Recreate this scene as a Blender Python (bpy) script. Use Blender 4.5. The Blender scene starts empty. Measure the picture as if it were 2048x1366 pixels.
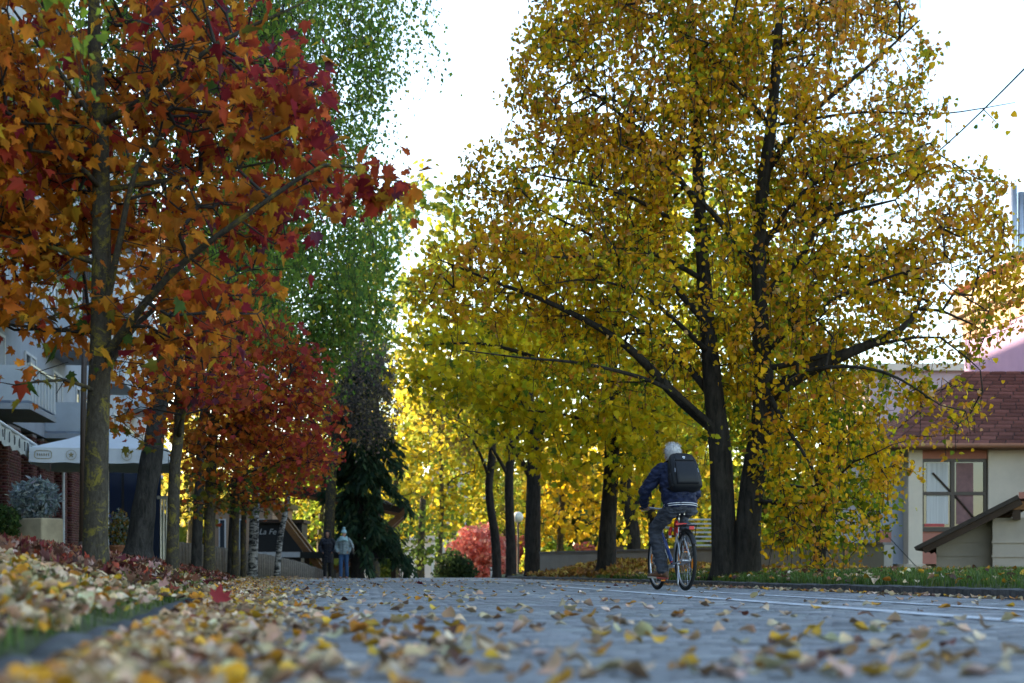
import bpy, bmesh, math, random
import numpy as np
from mathutils import Vector, Matrix, Euler, noise as mnoise

# ------------------------------------------------------------------ camera, sky, sun, exposure
scene = bpy.context.scene
C = scene.collection
random.seed(7)
rng = np.random.default_rng(11)
F, CX, HY, CAMZ = 2844.0, 1024.0, 1145.0, 0.21      # lens of 50 mm in picture units, horizon line, eye height

cam = bpy.data.cameras.new('camera')
cam.sensor_width = 36.0
cam.lens = 50.0
cam.shift_y = (HY - 683.0) / 2048.0
cam.clip_start = 0.05
cam.clip_end = 3000.0
cam.dof.use_dof = True
cam.dof.focus_distance = 15.5
cam.dof.aperture_fstop = 2.6
cam_ob = bpy.data.objects.new('camera', cam)
cam_ob.location = (0, 0, CAMZ)
cam_ob.rotation_euler = (math.radians(90), 0, 0)
C.objects.link(cam_ob)
scene.camera = cam_ob

SUN_AZ, SUN_EL = math.radians(-58.0), math.radians(15.0)      # azimuth from +Y, positive to +X
world = bpy.data.worlds.new('World')
scene.world = world
world.use_nodes = True
wn = world.node_tree
bg = wn.nodes['Background']
sky = wn.nodes.new('ShaderNodeTexSky')
sky.sky_type = 'NISHITA'
sky.sun_disc = False
sky.sun_elevation = SUN_EL
sky.sun_rotation = SUN_AZ
sky.air_density = 1.0
sky.dust_density = 0.8
sky.ozone_density = 1.6
wn.links.new(sky.outputs[0], bg.inputs[0])
bg.inputs[1].default_value = 0.15
sun = bpy.data.lights.new('sun', 'SUN')
sun.energy = 4.2
sun.angle = math.radians(0.53)
sun.color = (1.0, 0.87, 0.68)
sun_ob = bpy.data.objects.new('sun', sun)
sdir = Vector((math.sin(SUN_AZ) * math.cos(SUN_EL), math.cos(SUN_AZ) * math.cos(SUN_EL), math.sin(SUN_EL)))
sun_ob.rotation_euler = sdir.to_track_quat('Z', 'Y').to_euler()
sun_ob.location = (-30, 30, 30)
C.objects.link(sun_ob)
vs = scene.view_settings
vs.view_transform = 'Standard'
vs.look = 'None'
vs.gamma = 1.0
vs.exposure = 2.35
vs.use_white_balance = True          # the camera's shade setting
vs.white_balance_temperature = 7300
vs.use_curve_mapping = False
cy = scene.cycles
cy.use_denoising = True
cy.max_bounces = 10
cy.diffuse_bounces = 5
cy.glossy_bounces = 2
cy.transmission_bounces = 7
cy.transparent_max_bounces = 6
cy.caustics_reflective = False
cy.caustics_refractive = False
cy.sample_clamp_indirect = 6.0

# ------------------------------------------------------------------ helpers
def P(u, v, d):
    """the point that stands d metres ahead in direction (u, v)"""
    return Vector(((u - CX) / F * d, d, CAMZ + (HY - v) / F * d))

def lin(h):
    h = h.lstrip('#')
    c = [int(h[i:i + 2], 16) / 255 for i in (0, 2, 4)]
    return tuple((x / 12.92 if x <= 0.04045 else ((x + 0.055) / 1.055) ** 2.4) for x in c)

def smooth(a, b, x):
    t = np.clip((np.asarray(x, float) - a) / (b - a), 0, 1)
    return t * t * (3 - 2 * t)

def XL(y):      # inner edge of the left kerb
    y = np.asarray(y, float)
    return np.where(y < 35, -0.40 - 0.172 * y, -6.42 - 0.05 * (y - 35))

def XR(y):      # inner edge of the right kerb
    y = np.asarray(y, float)
    return 5.0 - 0.1 * y

def dip(y):
    return -1.1 * smooth(57, 84, y)

def zground(x, y):
    x = np.asarray(x, float); y = np.asarray(y, float)
    z = np.zeros(np.broadcast(x, y).shape)
    sl = XL(y) - 0.16 - x
    amp = 1.0 - 0.72 * smooth(22, 44, y)
    zl = 0.030 + 0.90 * amp * (1 - np.exp(-np.maximum(sl, 0) / 3.0))
    sr = x - XR(y) - 0.14
    mound = 0.26 * np.exp(-((x - 3.2) / 2.2) ** 2 - ((y - 38) / 7.0) ** 2)
    zr = 0.085 + 0.12 * (1 - np.exp(-np.maximum(sr, 0) / 0.5)) + mound * smooth(0, 1.0, sr)
    z = np.where(sl > 0, zl, np.where(sr > 0, zr, -0.03))
    return z + dip(y)

def zg(x, y):
    return float(zground(x, y))

def tag(o, label=None, cat=None, group=None, kind=None):
    if label: o['label'] = label
    if cat: o['category'] = cat
    if group: o['group'] = group
    if kind: o['kind'] = kind
    return o

def link(o, parent=None):
    C.objects.link(o)
    if parent is not None:
        o.parent = parent
    return o

def thing(name, loc, label, cat, group=None, rz=0.0):
    o = bpy.data.objects.new(name, None)
    o.location = loc
    o.rotation_euler = (0, 0, rz)
    C.objects.link(o)
    return tag(o, label, cat, group)

def mesh_np(name, V, loops, counts, mat, col=None, smooth_=False):
    """V (n,3), loops flat index array, counts polygon sizes, col (n,3) point colours"""
    V = np.ascontiguousarray(V, np.float32)
    loops = np.ascontiguousarray(loops, np.int32)
    counts = np.ascontiguousarray(counts, np.int32)
    me = bpy.data.meshes.new(name)
    me.vertices.add(len(V)); me.vertices.foreach_set('co', V.ravel())
    me.loops.add(len(loops)); me.loops.foreach_set('vertex_index', loops)
    me.polygons.add(len(counts))
    st = np.zeros(len(counts), np.int32); st[1:] = np.cumsum(counts)[:-1]
    me.polygons.foreach_set('loop_start', st)
    if smooth_:
        me.polygons.foreach_set('use_smooth', np.ones(len(counts), bool))
    me.update(calc_edges=True)
    if col is not None:
        a = me.color_attributes.new('Col', 'FLOAT_COLOR', 'POINT')
        c4 = np.ones((len(V), 4), np.float32); c4[:, :3] = col
        a.data.foreach_set('color', c4.ravel())
    if mat: me.materials.append(mat)
    return me

def obj_np(name, V, loops, counts, mat, parent=None, col=None, smooth_=False):
    me = mesh_np(name, V, loops, counts, mat, col, smooth_)
    o = bpy.data.objects.new(name, me)
    return link(o, parent)

class MB:
    """collects shapes into one mesh"""
    def __init__(s):
        s.v = []; s.f = []
    def add(s, vs, fs):
        n = len(s.v)
        s.v.extend([tuple(p) for p in vs]); s.f.extend([tuple(i + n for i in f) for f in fs])
        return s
    def box(s, lo, hi, M=None):
        x0, y0, z0 = lo; x1, y1, z1 = hi
        vs = [(x0, y0, z0), (x1, y0, z0), (x1, y1, z0), (x0, y1, z0), (x0, y0, z1), (x1, y0, z1), (x1, y1, z1), (x0, y1, z1)]
        if M is not None: vs = [M @ Vector(p) for p in vs]
        return s.add(vs, [(0, 3, 2, 1), (4, 5, 6, 7), (0, 1, 5, 4), (1, 2, 6, 5), (2, 3, 7, 6), (3, 0, 4, 7)])
    def tube(s, pts, rad, n=8, cap=True, flat=1.0):
        pts = [Vector(p) for p in pts]
        if not hasattr(rad, '__len__'): rad = [rad] * len(pts)
        vs = []; fs = []
        up = None
        for i, p in enumerate(pts):
            if i == 0: d = pts[1] - p
            elif i == len(pts) - 1: d = p - pts[i - 1]
            else: d = (pts[i + 1] - pts[i - 1])
            d = d.normalized() if d.length > 1e-9 else Vector((0, 0, 1))
            if up is None:
                up = d.orthogonal().normalized()
                if abs(d.z) < 0.9: up = (Vector((0, 0, 1)) - d * d.z).normalized()
            else:
                up = (up - d * up.dot(d))
                up = up.normalized() if up.length > 1e-6 else d.orthogonal().normalized()
            sd = d.cross(up)
            for k in range(n):
                a = 2 * math.pi * k / n
                vs.append(p + (up * math.sin(a) * flat + sd * math.cos(a)) * rad[i])
        for i in range(len(pts) - 1):
            for k in range(n):
                a = i * n + k; b = i * n + (k + 1) % n
                fs.append((a, b, b + n, a + n))
        if cap:
            fs.append(tuple(range(n - 1, -1, -1)))
            m = (len(pts) - 1) * n
            fs.append(tuple(range(m, m + n)))
        return s.add(vs, fs)
    def loft(s, rings, n=20, cap=True):
        """rings: (centre, x axis*rx, y axis*ry)"""
        vs = []; fs = []
        for c, ax, ay in rings:
            c = Vector(c); ax = Vector(ax); ay = Vector(ay)
            for k in range(n):
                a = 2 * math.pi * k / n
                vs.append(c + ax * math.cos(a) + ay * math.sin(a))
        m = len(rings)
        for i in range(m - 1):
            for k in range(n):
                a = i * n + k; b = i * n + (k + 1) % n
                fs.append((a, b, b + n, a + n))
        if cap:
            fs.append(tuple(range(n - 1, -1, -1)))
            fs.append(tuple(range((m - 1) * n, m * n)))
        return s.add(vs, fs)
    def ball(s, c, r, n=14, M=None):
        c = Vector(c)
        r = (r, r, r) if not hasattr(r, '__len__') else r
        vs = []; fs = []
        m = n // 2 + 1
        for i in range(m + 1):
            t = math.pi * i / m
            for k in range(n):
                a = 2 * math.pi * k / n
                p = Vector((r[0] * math.sin(t) * math.cos(a), r[1] * math.sin(t) * math.sin(a), r[2] * math.cos(t)))
                if M is not None: p = M @ p
                vs.append(c + p)
        for i in range(m):
            for k in range(n):
                a = i * n + k; b = i * n + (k + 1) % n
                fs.append((a, a + n, b + n, b))
        return s.add(vs, fs)
    def torus(s, c, R, r, axis='x', n=40, m=8, flat=1.0):
        vs = []; fs = []
        for i in range(n):
            a = 2 * math.pi * i / n
            for k in range(m):
                b = 2 * math.pi * k / m
                rr = R + r * math.cos(b)
                vs.append(Vector(c) + Vector((r * flat * math.sin(b), rr * math.cos(a), rr * math.sin(a))))
        for i in range(n):
            for k in range(m):
                a = i * m + k; b = i * m + (k + 1) % m
                c2 = ((i + 1) % n) * m + (k + 1) % m; d = ((i + 1) % n) * m + k
                fs.append((a, b, c2, d))
        return s.add(vs, fs)
    def mesh(s, name, mat, sm=False):
        me = bpy.data.meshes.new(name)
        me.from_pydata(s.v, [], s.f)
        if sm: me.polygons.foreach_set('use_smooth', [True] * len(me.polygons))
        me.update()
        bm = bmesh.new(); bm.from_mesh(me)
        bmesh.ops.recalc_face_normals(bm, faces=bm.faces)
        bm.to_mesh(me); bm.free()
        if mat: me.materials.append(mat)
        return me
    def build(s, name, mat, parent=None, sm=False, bevel=0.0):
        o = bpy.data.objects.new(name, s.mesh(name, mat, sm))
        link(o, parent)
        if bevel > 0:
            b = o.modifiers.new('bevel', 'BEVEL'); b.width = bevel; b.segments = 2; b.limit_method = 'ANGLE'
        return o

TS = bpy.data.scenes.new('workbench')      # scratch scene for fusing shapes, removed at the end
def ts_depsgraph():
    vl = TS.view_layers[0]
    with bpy.context.temp_override(scene=TS, view_layer=vl):
        vl.update()
        return bpy.context.evaluated_depsgraph_get()

def remesh(mb, name, mat, parent, voxel=0.008, smooth_it=4, noise_amp=0.0, noise_scale=8.0, fold=None, sm=True):
    """fuse the shapes of mb into one continuous skin"""
    tmp = bpy.data.objects.new('tmp', mb.mesh('tmp', None))
    TS.collection.objects.link(tmp)
    r = tmp.modifiers.new('r', 'REMESH'); r.mode = 'VOXEL'; r.voxel_size = voxel; r.adaptivity = 0.0
    s_ = tmp.modifiers.new('s', 'SMOOTH'); s_.factor = 0.5; s_.iterations = smooth_it
    dg = ts_depsgraph()
    me = bpy.data.meshes.new_from_object(tmp.evaluated_get(dg))
    tm_ = tmp.data
    bpy.data.objects.remove(tmp)
    bpy.data.meshes.remove(tm_)
    me.name = name
    if noise_amp > 0:
        nv = len(me.vertices)
        co = np.empty(nv * 3); nr = np.empty(nv * 3)
        me.vertices.foreach_get('co', co); me.vertices.foreach_get('normal', nr)
        co = co.reshape(-1, 3); nr = nr.reshape(-1, 3)
        h = np.array([mnoise.fractal(Vector((p[0], p[1], p[2] * (fold or 1.0))) * noise_scale, 0.8, 2.0, 3) for p in co])
        me.vertices.foreach_set('co', (co + nr * (h * noise_amp)[:, None]).ravel())
    me.polygons.foreach_set('use_smooth', [sm] * len(me.polygons))
    me.materials.clear(); me.materials.append(mat)
    me.update()
    o = bpy.data.objects.new(name, me)
    return link(o, parent)

# ------------------------------------------------------------------ materials
def new_mat(name):
    m = bpy.data.materials.new(name); m.use_nodes = True
    nt = m.node_tree
    return m, nt, nt.nodes['Principled BSDF']

def ramp(nt, fac, stops):
    r = nt.nodes.new('ShaderNodeValToRGB')
    e = r.color_ramp.elements
    while len(e) < len(stops): e.new(0.5)
    for i, (p, c) in enumerate(stops):
        e[i].position = p; e[i].color = (*c[:3], 1)
    nt.links.new(fac, r.inputs[0])
    return r.outputs[0]

def noise_node(nt, scale, detail=4, rough=0.6, vec=None, dist=0.0):
    n = nt.nodes.new('ShaderNodeTexNoise')
    n.inputs['Scale'].default_value = scale; n.inputs['Detail'].default_value = detail
    n.inputs['Roughness'].default_value = rough; n.inputs['Distortion'].default_value = dist
    if vec is not None: nt.links.new(vec, n.inputs['Vector'])
    return n.outputs['Fac']

def coords(nt, scale=(1, 1, 1), kind='Object'):
    t = nt.nodes.new('ShaderNodeTexCoord'); m = nt.nodes.new('ShaderNodeMapping')
    m.inputs['Scale'].default_value = scale
    nt.links.new(t.outputs[kind], m.inputs['Vector'])
    return m.outputs[0]

def bump(nt, bs, h, strength=0.3, dist=0.01):
    b = nt.nodes.new('ShaderNodeBump')
    b.inputs['Strength'].default_value = strength; b.inputs['Distance'].default_value = dist
    nt.links.new(h, b.inputs['Height']); nt.links.new(b.outputs[0], bs.inputs['Normal'])

def mat(name, c, rough=0.7, var=0.25, scale=6.0, bmp=0.0, metal=0.0, spec=0.4, stretch=(1, 1, 1), c2=None, bdist=0.01, coat=0):
    m, nt, bs = new_mat(name)
    bs.inputs['Roughness'].default_value = rough
    bs.inputs['Metallic'].default_value = metal
    bs.inputs['Specular IOR Level'].default_value = spec
    if coat: bs.inputs['Coat Weight'].default_value = coat
    vec = coords(nt, stretch)
    n = noise_node(nt, scale, 5, 0.65, vec)
    a = tuple(max(0, x * (1 - var)) for x in c)
    b = tuple(min(1, x * (1 + var)) for x in (c2 or c))
    nt.links.new(ramp(nt, n, [(0.3, a), (0.7, b)]), bs.inputs['Base Color'])
    if bmp > 0: bump(nt, bs, n, bmp, bdist)
    return m

def leaf_mat(name, trans=0.45, rough=0.55, spec=0.25):
    m, nt, bs = new_mat(name)
    at = nt.nodes.new('ShaderNodeAttribute'); at.attribute_name = 'Col'
    geo = nt.nodes.new('ShaderNodeNewGeometry')
    bs.inputs['Roughness'].default_value = rough
    bs.inputs['Specular IOR Level'].default_value = spec
    nt.links.new(at.outputs['Color'], bs.inputs['Base Color'])
    tr = nt.nodes.new('ShaderNodeBsdfTranslucent')
    g = nt.nodes.new('ShaderNodeGamma'); g.inputs[1].default_value = 0.85
    nt.links.new(at.outputs['Color'], g.inputs[0]); nt.links.new(g.outputs[0], tr.inputs['Color'])
    mx = nt.nodes.new('ShaderNodeMixShader'); mx.inputs[0].default_value = trans
    nt.links.new(bs.outputs[0], mx.inputs[1]); nt.links.new(tr.outputs[0], mx.inputs[2])
    nt.links.new(mx.outputs[0], nt.nodes['Material Output'].inputs[0])
    return m

def attr_mat(name, rough=0.8, bmp=0.3, scale=60, spec=0.3, var=0.18):
    m, nt, bs = new_mat(name)
    at = nt.nodes.new('ShaderNodeAttribute'); at.attribute_name = 'Col'
    vec = coords(nt)
    n = noise_node(nt, scale, 5, 0.65, vec)
    n2 = noise_node(nt, 1.3, 3, 0.6, vec)
    mx = nt.nodes.new('ShaderNodeMix'); mx.data_type = 'RGBA'; mx.blend_type = 'MULTIPLY'; mx.inputs[0].default_value = 1.0
    nt.links.new(at.outputs['Color'], mx.inputs[6])
    nt.links.new(ramp(nt, n, [(0.25, (1 - var * 2,) * 3), (0.75, (1 + var,) * 3)]), mx.inputs[7])
    mx2 = nt.nodes.new('ShaderNodeMix'); mx2.data_type = 'RGBA'; mx2.blend_type = 'MULTIPLY'; mx2.inputs[0].default_value = 1.0
    nt.links.new(mx.outputs[2], mx2.inputs[6])
    nt.links.new(ramp(nt, n2, [(0.3, (0.70, 0.70, 0.71)), (0.7, (1.12, 1.12, 1.10))]), mx2.inputs[7])
    nt.links.new(mx2.outputs[2], bs.inputs['Base Color'])
    bs.inputs['Roughness'].default_value = rough; bs.inputs['Specular IOR Level'].default_value = spec
    bump(nt, bs, n, bmp, 0.004)
    return m

def bark_mat(name, c1, c2, scale=9.0, stretch=(1, 1, 0.25), strength=0.9, moss=None, dist=0.03, rings=None):
    m, nt, bs = new_mat(name)
    vec = coords(nt, stretch)
    n = noise_node(nt, scale, 6, 0.7, vec, 0.4)
    colr = ramp(nt, n, [(0.32, c1), (0.68, c2)])
    if moss:
        n2 = noise_node(nt, 7.0, 9, 0.82, coords(nt), 0.6)
        mk = ramp(nt, n2, [(0.53, (0, 0, 0)), (0.575, (1, 1, 1))])
        mx = nt.nodes.new('ShaderNodeMix'); mx.data_type = 'RGBA'
        nt.links.new(mk, mx.inputs[0]); nt.links.new(colr, mx.inputs[6]); mx.inputs[7].default_value = (*moss, 1)
        colr = mx.outputs[2]
    if rings:
        n3 = noise_node(nt, 5.0, 4, 0.7, coords(nt, (1, 1, 3.0)), 0.5)
        mk = ramp(nt, n3, [(0.46, (0, 0, 0)), (0.54, (1, 1, 1))])
        mx = nt.nodes.new('ShaderNodeMix'); mx.data_type = 'RGBA'
        nt.links.new(mk, mx.inputs[0]); nt.links.new(colr, mx.inputs[6]); mx.inputs[7].default_value = (*rings, 1)
        colr = mx.outputs[2]
    nt.links.new(colr, bs.inputs['Base Color'])
    bs.inputs['Roughness'].default_value = 0.9; bs.inputs['Specular IOR Level'].default_value = 0.2
    bump(nt, bs, n, strength, dist)
    return m

M = {}
M['leaf'] = leaf_mat('leaf_on_tree', 0.45, 0.6, 0.12)
M['leaf_bright'] = leaf_mat('leaf_thin', 0.5, 0.6, 0.12)
M['litter'] = leaf_mat('fallen_leaf', 0.12, 0.7, 0.25)
M['grass'] = leaf_mat('grass_blade', 0.3, 0.5, 0.3)
M['paver'] = attr_mat('concrete_paver', 0.72, 0.35, 90, 0.4)
M['kerb'] = attr_mat('kerb_stone', 0.85, 0.9, 25, 0.3, 0.3)
M['joint'] = mat('joint_sand', (0.035, 0.034, 0.033), 0.95, 0.4, 20, 0.2)
M['soil'] = mat('lawn_soil', (0.045, 0.050, 0.018), 0.95, 0.5, 3.0, 0.4, c2=(0.075, 0.085, 0.028))
M['bark_dark'] = bark_mat('linden_bark', (0.010, 0.009, 0.008), (0.050, 0.043, 0.036), 14)
M['bark_grey'] = bark_mat('maple_bark', (0.024, 0.020, 0.015), (0.072, 0.061, 0.048), 34, (1, 1, 0.45), 0.9, moss=(0.15, 0.12, 0.025), dist=0.015)
M['bark_birch'] = bark_mat('birch_bark_old', (0.010, 0.010, 0.010), (0.060, 0.055, 0.052), 12, (1, 1, 0.35), 1.0, dist=0.05)
M['bark_white'] = bark_mat('birch_bark_white', (0.20, 0.19, 0.18), (0.42, 0.41, 0.40), 12, (1, 1, 1), 0.4, rings=(0.03, 0.03, 0.03), dist=0.01)
M['twig'] = mat('twig_bark', (0.022, 0.018, 0.015), 0.9, 0.4, 12)
M['twig_grey'] = mat('twig_bark_grey', (0.085, 0.072, 0.064), 0.9, 0.3, 12)
M['white_line'] = None
# ------------------------------------------------------------------ ground, road, kerbs
def grid_sheet(name, xs, ys, zf, m, parent=None):
    X, Y = np.meshgrid(xs, ys)
    Z = zf(X, Y)
    V = np.stack([X, Y, Z], -1).reshape(-1, 3)
    nx = len(xs); ny = len(ys)
    i = np.arange(nx - 1)[None, :] + nx * np.arange(ny - 1)[:, None]
    q = np.stack([i, i + 1, i + nx + 1, i + nx], -1).reshape(-1)
    return obj_np(name, V, q, np.full((nx - 1) * (ny - 1), 4), m, parent, smooth_=True)

def axis(segs):
    out = []
    for a, b, st in segs:
        out.append(np.arange(a, b, st))
    return np.concatenate(out + [np.array([segs[-1][1]])])

gx = axis([(-900, -60, 60), (-60, -16, 2), (-16, 10, 0.25), (10, 60, 2), (60, 900, 60)])
gy = axis([(-40, 0, 1), (0, 24, 0.25), (24, 60, 0.5), (60, 100, 2), (100, 1500, 70)])
ground = grid_sheet('ground', gx, gy, zground, M['soil'])
tag(ground, kind='structure', label='leafy lawn ground on both sides of the paved road')

# paving stones in running bond, laid along the road
road_rot = -math.atan(0.1)      # the paving runs a little to the left
ca, sa = math.cos(-road_rot), math.sin(-road_rot)
PL, PW, GAP = 0.2, 0.1, 0.008
rows = np.arange(-3, 640)
pv = []
def road_xy(s, t):      # s along, t across (right positive)
    return (t * ca - s * sa, t * sa + s * ca)
sg = np.arange(0.5, 47, PW)
tg = np.arange(-7.0, 7.5, PL)
S, T = np.meshgrid(sg, tg, indexing='ij')
T = T + (np.arange(len(sg)) % 2)[:, None] * PL * 0.5
S = S.ravel(); T = T.ravel()
px_ = T * ca - S * sa; py_ = T * sa + S * ca
ok = (py_ > 0.9) & (py_ < 34) & (px_ > XL(py_) - 0.06) & (px_ < XR(py_) + 0.06)
ok &= np.abs(px_) < 0.42 * py_ + 0.5
S, T, px_, py_ = S[ok], T[ok], px_[ok], py_[ok]
n = len(S)
hl, hw, ch, dp = (PL - GAP) / 2, (PW - GAP) / 2, 0.005, 0.012
tmpl = np.array([[-hl + ch, -hw + ch, 0], [hl - ch, -hw + ch, 0], [hl - ch, hw - ch, 0], [-hl + ch, hw - ch, 0],
                 [-hl, -hw, -dp], [hl, -hw, -dp], [hl, hw, -dp], [-hl, hw, -dp]])      # x across, y along
tf = np.array([[0, 1, 2, 3], [4, 5, 1, 0], [5, 6, 2, 1], [6, 7, 3, 2], [7, 4, 0, 3]])
def paver_cols(k, r):
    base = np.array([0.275, 0.275, 0.285])
    c = base * (1 + r.normal(0, 0.15, (k, 1)))
    c += r.normal(0, 0.004, (k, 3))
    return np.clip(c, 0.06, 0.4)
order = np.argsort(py_ + 0.25 * np.abs(px_ - 0.4))
inview = order[(np.abs(px_[order] / py_[order]) < 0.37) & (py_[order] > 2.65)]
near = inview[:300]
rest = np.setdiff1d(np.arange(n), near)
rz = rng.normal(0, 0.0012, n); tilt = rng.normal(0, 0.008, (n, 2))
road = grid_sheet('road', np.linspace(-9, 6.5, 32), axis([(-6, 60, 1.0), (60, 100, 3.0)]),
                  lambda X, Y: dip(Y) - 0.010 + 0 * X, M['joint'])
tag(road, kind='structure', label='road of grey concrete pavers')
k = len(rest)
tv = tmpl[None, :, :] + np.zeros((k, 1, 1))
tv[:, :, 2] += rz[rest][:, None] + tmpl[None, :, 0] * tilt[rest, 0][:, None] + tmpl[None, :, 1] * tilt[rest, 1][:, None]
V = np.empty((k, 8, 3))
V[:, :, 0] = px_[rest][:, None] + tv[:, :, 0] * ca - tv[:, :, 1] * sa
V[:, :, 1] = py_[rest][:, None] + tv[:, :, 0] * sa + tv[:, :, 1] * ca
V[:, :, 2] = tv[:, :, 2]
L = (tf.ravel()[None, :] + 8 * np.arange(k)[:, None]).ravel()
pc = np.repeat(paver_cols(k, rng), 8, 0)
o = obj_np('paving', V.reshape(-1, 3), L, np.full(k * 5, 4), M['paver'], road, pc)
tag(o, kind='stuff')
pmesh = []
for i in range(8):
    pc = np.repeat(paver_cols(1, rng), 8, 0)
    pmesh.append(mesh_np('paver', tmpl, tf.ravel(), np.full(5, 4), M['paver'], pc))
for i in near:
    o = bpy.data.objects.new('paver', pmesh[random.randrange(8)])
    o.location = (px_[i], py_[i], rz[i])
    o.rotation_euler = (tilt[i, 1], -tilt[i, 0], -road_rot)
    link(o, road)
# far paving, beyond the stones one can tell apart
m, nt, bs = new_mat('far_paving')
bs.inputs['Base Color'].default_value = (0.265, 0.265, 0.275, 1); bs.inputs['Roughness'].default_value = 0.75
far = grid_sheet('far_paving', np.linspace(-9, 5, 15), axis([(33.6, 60, 1.0), (60, 110, 3.0)]), lambda X, Y: dip(Y) + 0.0 * X - 0.001, m, road)

# painted lines of the cycle lane
m, nt, bs = new_mat('worn_line_paint')
vec = coords(nt)
n1 = noise_node(nt, 9, 6, 0.75, vec)
nt.links.new(ramp(nt, n1, [(0.40, (0.275, 0.275, 0.285)), (0.56, (0.66, 0.68, 0.72))]), bs.inputs['Base Color'])
bs.inputs['Roughness'].default_value = 0.6
def line(name, c, w, y0, y1, parent):
    ys = np.arange(y0, y1, 0.5)
    V = []; 
    for y in ys:
        x = c - 0.1 * y
        V += [(x - w / 2, y, 0.0045), (x + w / 2, y, 0.0045)]
    mb = MB(); mb.add(V, [(2 * i, 2 * i + 1, 2 * i + 3, 2 * i + 2) for i in range(len(ys) - 1)])
    return mb.build(name, m, parent)
for c, w, y0, y1 in ((2.78, 0.17, 4.0, 24.0), (2.80, 0.17, 26.5, 31.0), (2.80, 0.17, 35.0, 44.0), (3.62, 0.13, 7.6, 17.5), (3.62, 0.13, 20.0, 33.0)):
    line('lane_line', c, w, y0, y1, road)

# kerbs, stone by stone
def rough_block(L_, W_, H_, r, amp=0.012, sm=True, rnd=0.03):
    """a worn block, x along, origin at the middle of its base"""
    bm = bmesh.new()
    bmesh.ops.create_cube(bm, size=1.0)
    bmesh.ops.subdivide_edges(bm, edges=bm.edges[:], cuts=2, use_grid_fill=True)
    off = Vector((r.uniform(0, 50), r.uniform(0, 50), 0))
    for v in bm.verts:
        p = Vector((v.co.x * L_, v.co.y * W_, (v.co.z + 0.5) * H_))
        ex = max(0, abs(v.co.x) * 2 - 0.5) * 2; ey = max(0, abs(v.co.y) * 2 - 0.5) * 2; ez = max(0, v.co.z * 2 - 0.5) * 2
        cnt = (ex > .6) + (ey > .6) + (ez > .6)
        if cnt >= 2 and v.co.z > 0.3:
            p.z -= rnd * (1 if cnt == 2 else 1.5) * (0.6 if ey < .6 else 1)
            p.x *= 1 - rnd * 0.25 / L_ * (cnt - 1); p.y *= 1 - rnd * 0.6 / W_
        nn = mnoise.noise_vector((p + off) * 9.0)
        v.co = p + nn * amp
    me = bpy.data.meshes.new('kerb_stone')
    bm.to_mesh(me); bm.free()
    me.polygons.foreach_set('use_smooth', [sm] * len(me.polygons))
    g = r.uniform(0.7, 1.25)
    a = me.color_attributes.new('Col', 'FLOAT_COLOR', 'POINT')
    c4 = np.ones((len(me.vertices), 4), np.float32); c4[:, :3] = np.array([0.105, 0.104, 0.104]) * g
    a.data.foreach_set('color', c4.ravel())
    me.materials.append(M['kerb'])
    return me
kr = random.Random(3)
kerb_l = bpy.data.objects.new('kerb', None); C.objects.link(kerb_l); tag(kerb_l, kind='structure', label='worn stone kerb along the grassy bank')
kerb_r = bpy.data.objects.new('kerb', None); C.objects.link(kerb_r); tag(kerb_r, kind='structure', label='low dark kerb along the lawn by the cycle lane')
blocks_l = [rough_block(0.74, 0.17, 0.22, kr, 0.022, rnd=0.03) for _ in range(6)]
blocks_r = [rough_block(0.49, 0.13, 0.20, kr, 0.006, rnd=0.010, sm=False) for _ in range(6)]
def lay(xf, side, L_, y0, y1, meshes, parent, top, wid):
    y = y0
    while y < y1:
        x0 = float(xf(y)); x1 = float(xf(y + L_)); 
        a = math.atan2(L_, x1 - x0)
        o = bpy.data.objects.new('kerb_stone', kr.choice(meshes))
        o.location = ((x0 + x1) / 2 + side * wid / 2, y + L_ / 2 * math.sin(a), top - meshes[0]['h'] + kr.uniform(-0.008, 0.006) + float(dip(y)))
        o.rotation_euler = (kr.uniform(-.03, .03), kr.uniform(-.012, .012), a + kr.uniform(-.012, .012))
        link(o, parent)
        y += (L_ + 0.012) * math.sin(a)
for me in blocks_l: me['h'] = 0.22
for me in blocks_r: me['h'] = 0.20
lay(XL, -1, 0.74, 0.9, 44, blocks_l, kerb_l, 0.05, 0.17)
lay(XR, 1, 0.49, 6.5, 52, blocks_r, kerb_r, 0.085, 0.13)

# ------------------------------------------------------------------ leaf shapes
def half(pts):
    return pts
LINDEN8 = ([(0, 0, 0), (.30, .02, .05), (.47, .26, .10), (.34, .62, .07), (0, 1.0, -.04), (-.34, .62, .07), (-.47, .26, .10), (-.30, .02, .05)],
          [(0, 1, 2, 3, 4), (0, 4, 5, 6, 7)])
LINDEN = ([(0, .03, 0), (.42, .10, .09), (.40, .55, .08), (0, 1.02, -.10), (-.40, .55, .08), (-.42, .10, .09)], [(0, 1, 2, 3), (0, 3, 4, 5)])
BIRCH = ([(0, 0, 0), (.36, .32, .06), (0, 1, 0), (-.36, .32, .06)], [(0, 1, 2), (0, 2, 3)])
_mp = [(.0, .0), (.22, -.06), (.40, .02), (.34, .16), (.60, .34), (.42, .42), (.50, .72), (.24, .56), (.16, .74), (0, 1.05)]
MAPLE = ([(x, y, .16 * abs(x) - 0.05 * y) for x, y in _mp] + [(-x, y, .16 * abs(x) - .05 * y) for x, y in _mp[1:-1]],
         [tuple(range(10)), (0, 9) + tuple(range(17, 9, -1))])
_mp2 = [(x, y) for x, y in _mp]
def droop(tm, a, twist=0.0):
    out = []
    for x, y, z in tm[0]:
        out.append((x, y, z - a * y * y - a * 0.8 * x * x + twist * x * y))
    return (out, tm[1])
MAPLE_D = droop(([(x, y, z + .22 * abs(x)) for x, y, z in MAPLE[0]], MAPLE[1]), 0.34, 0.2)
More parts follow.
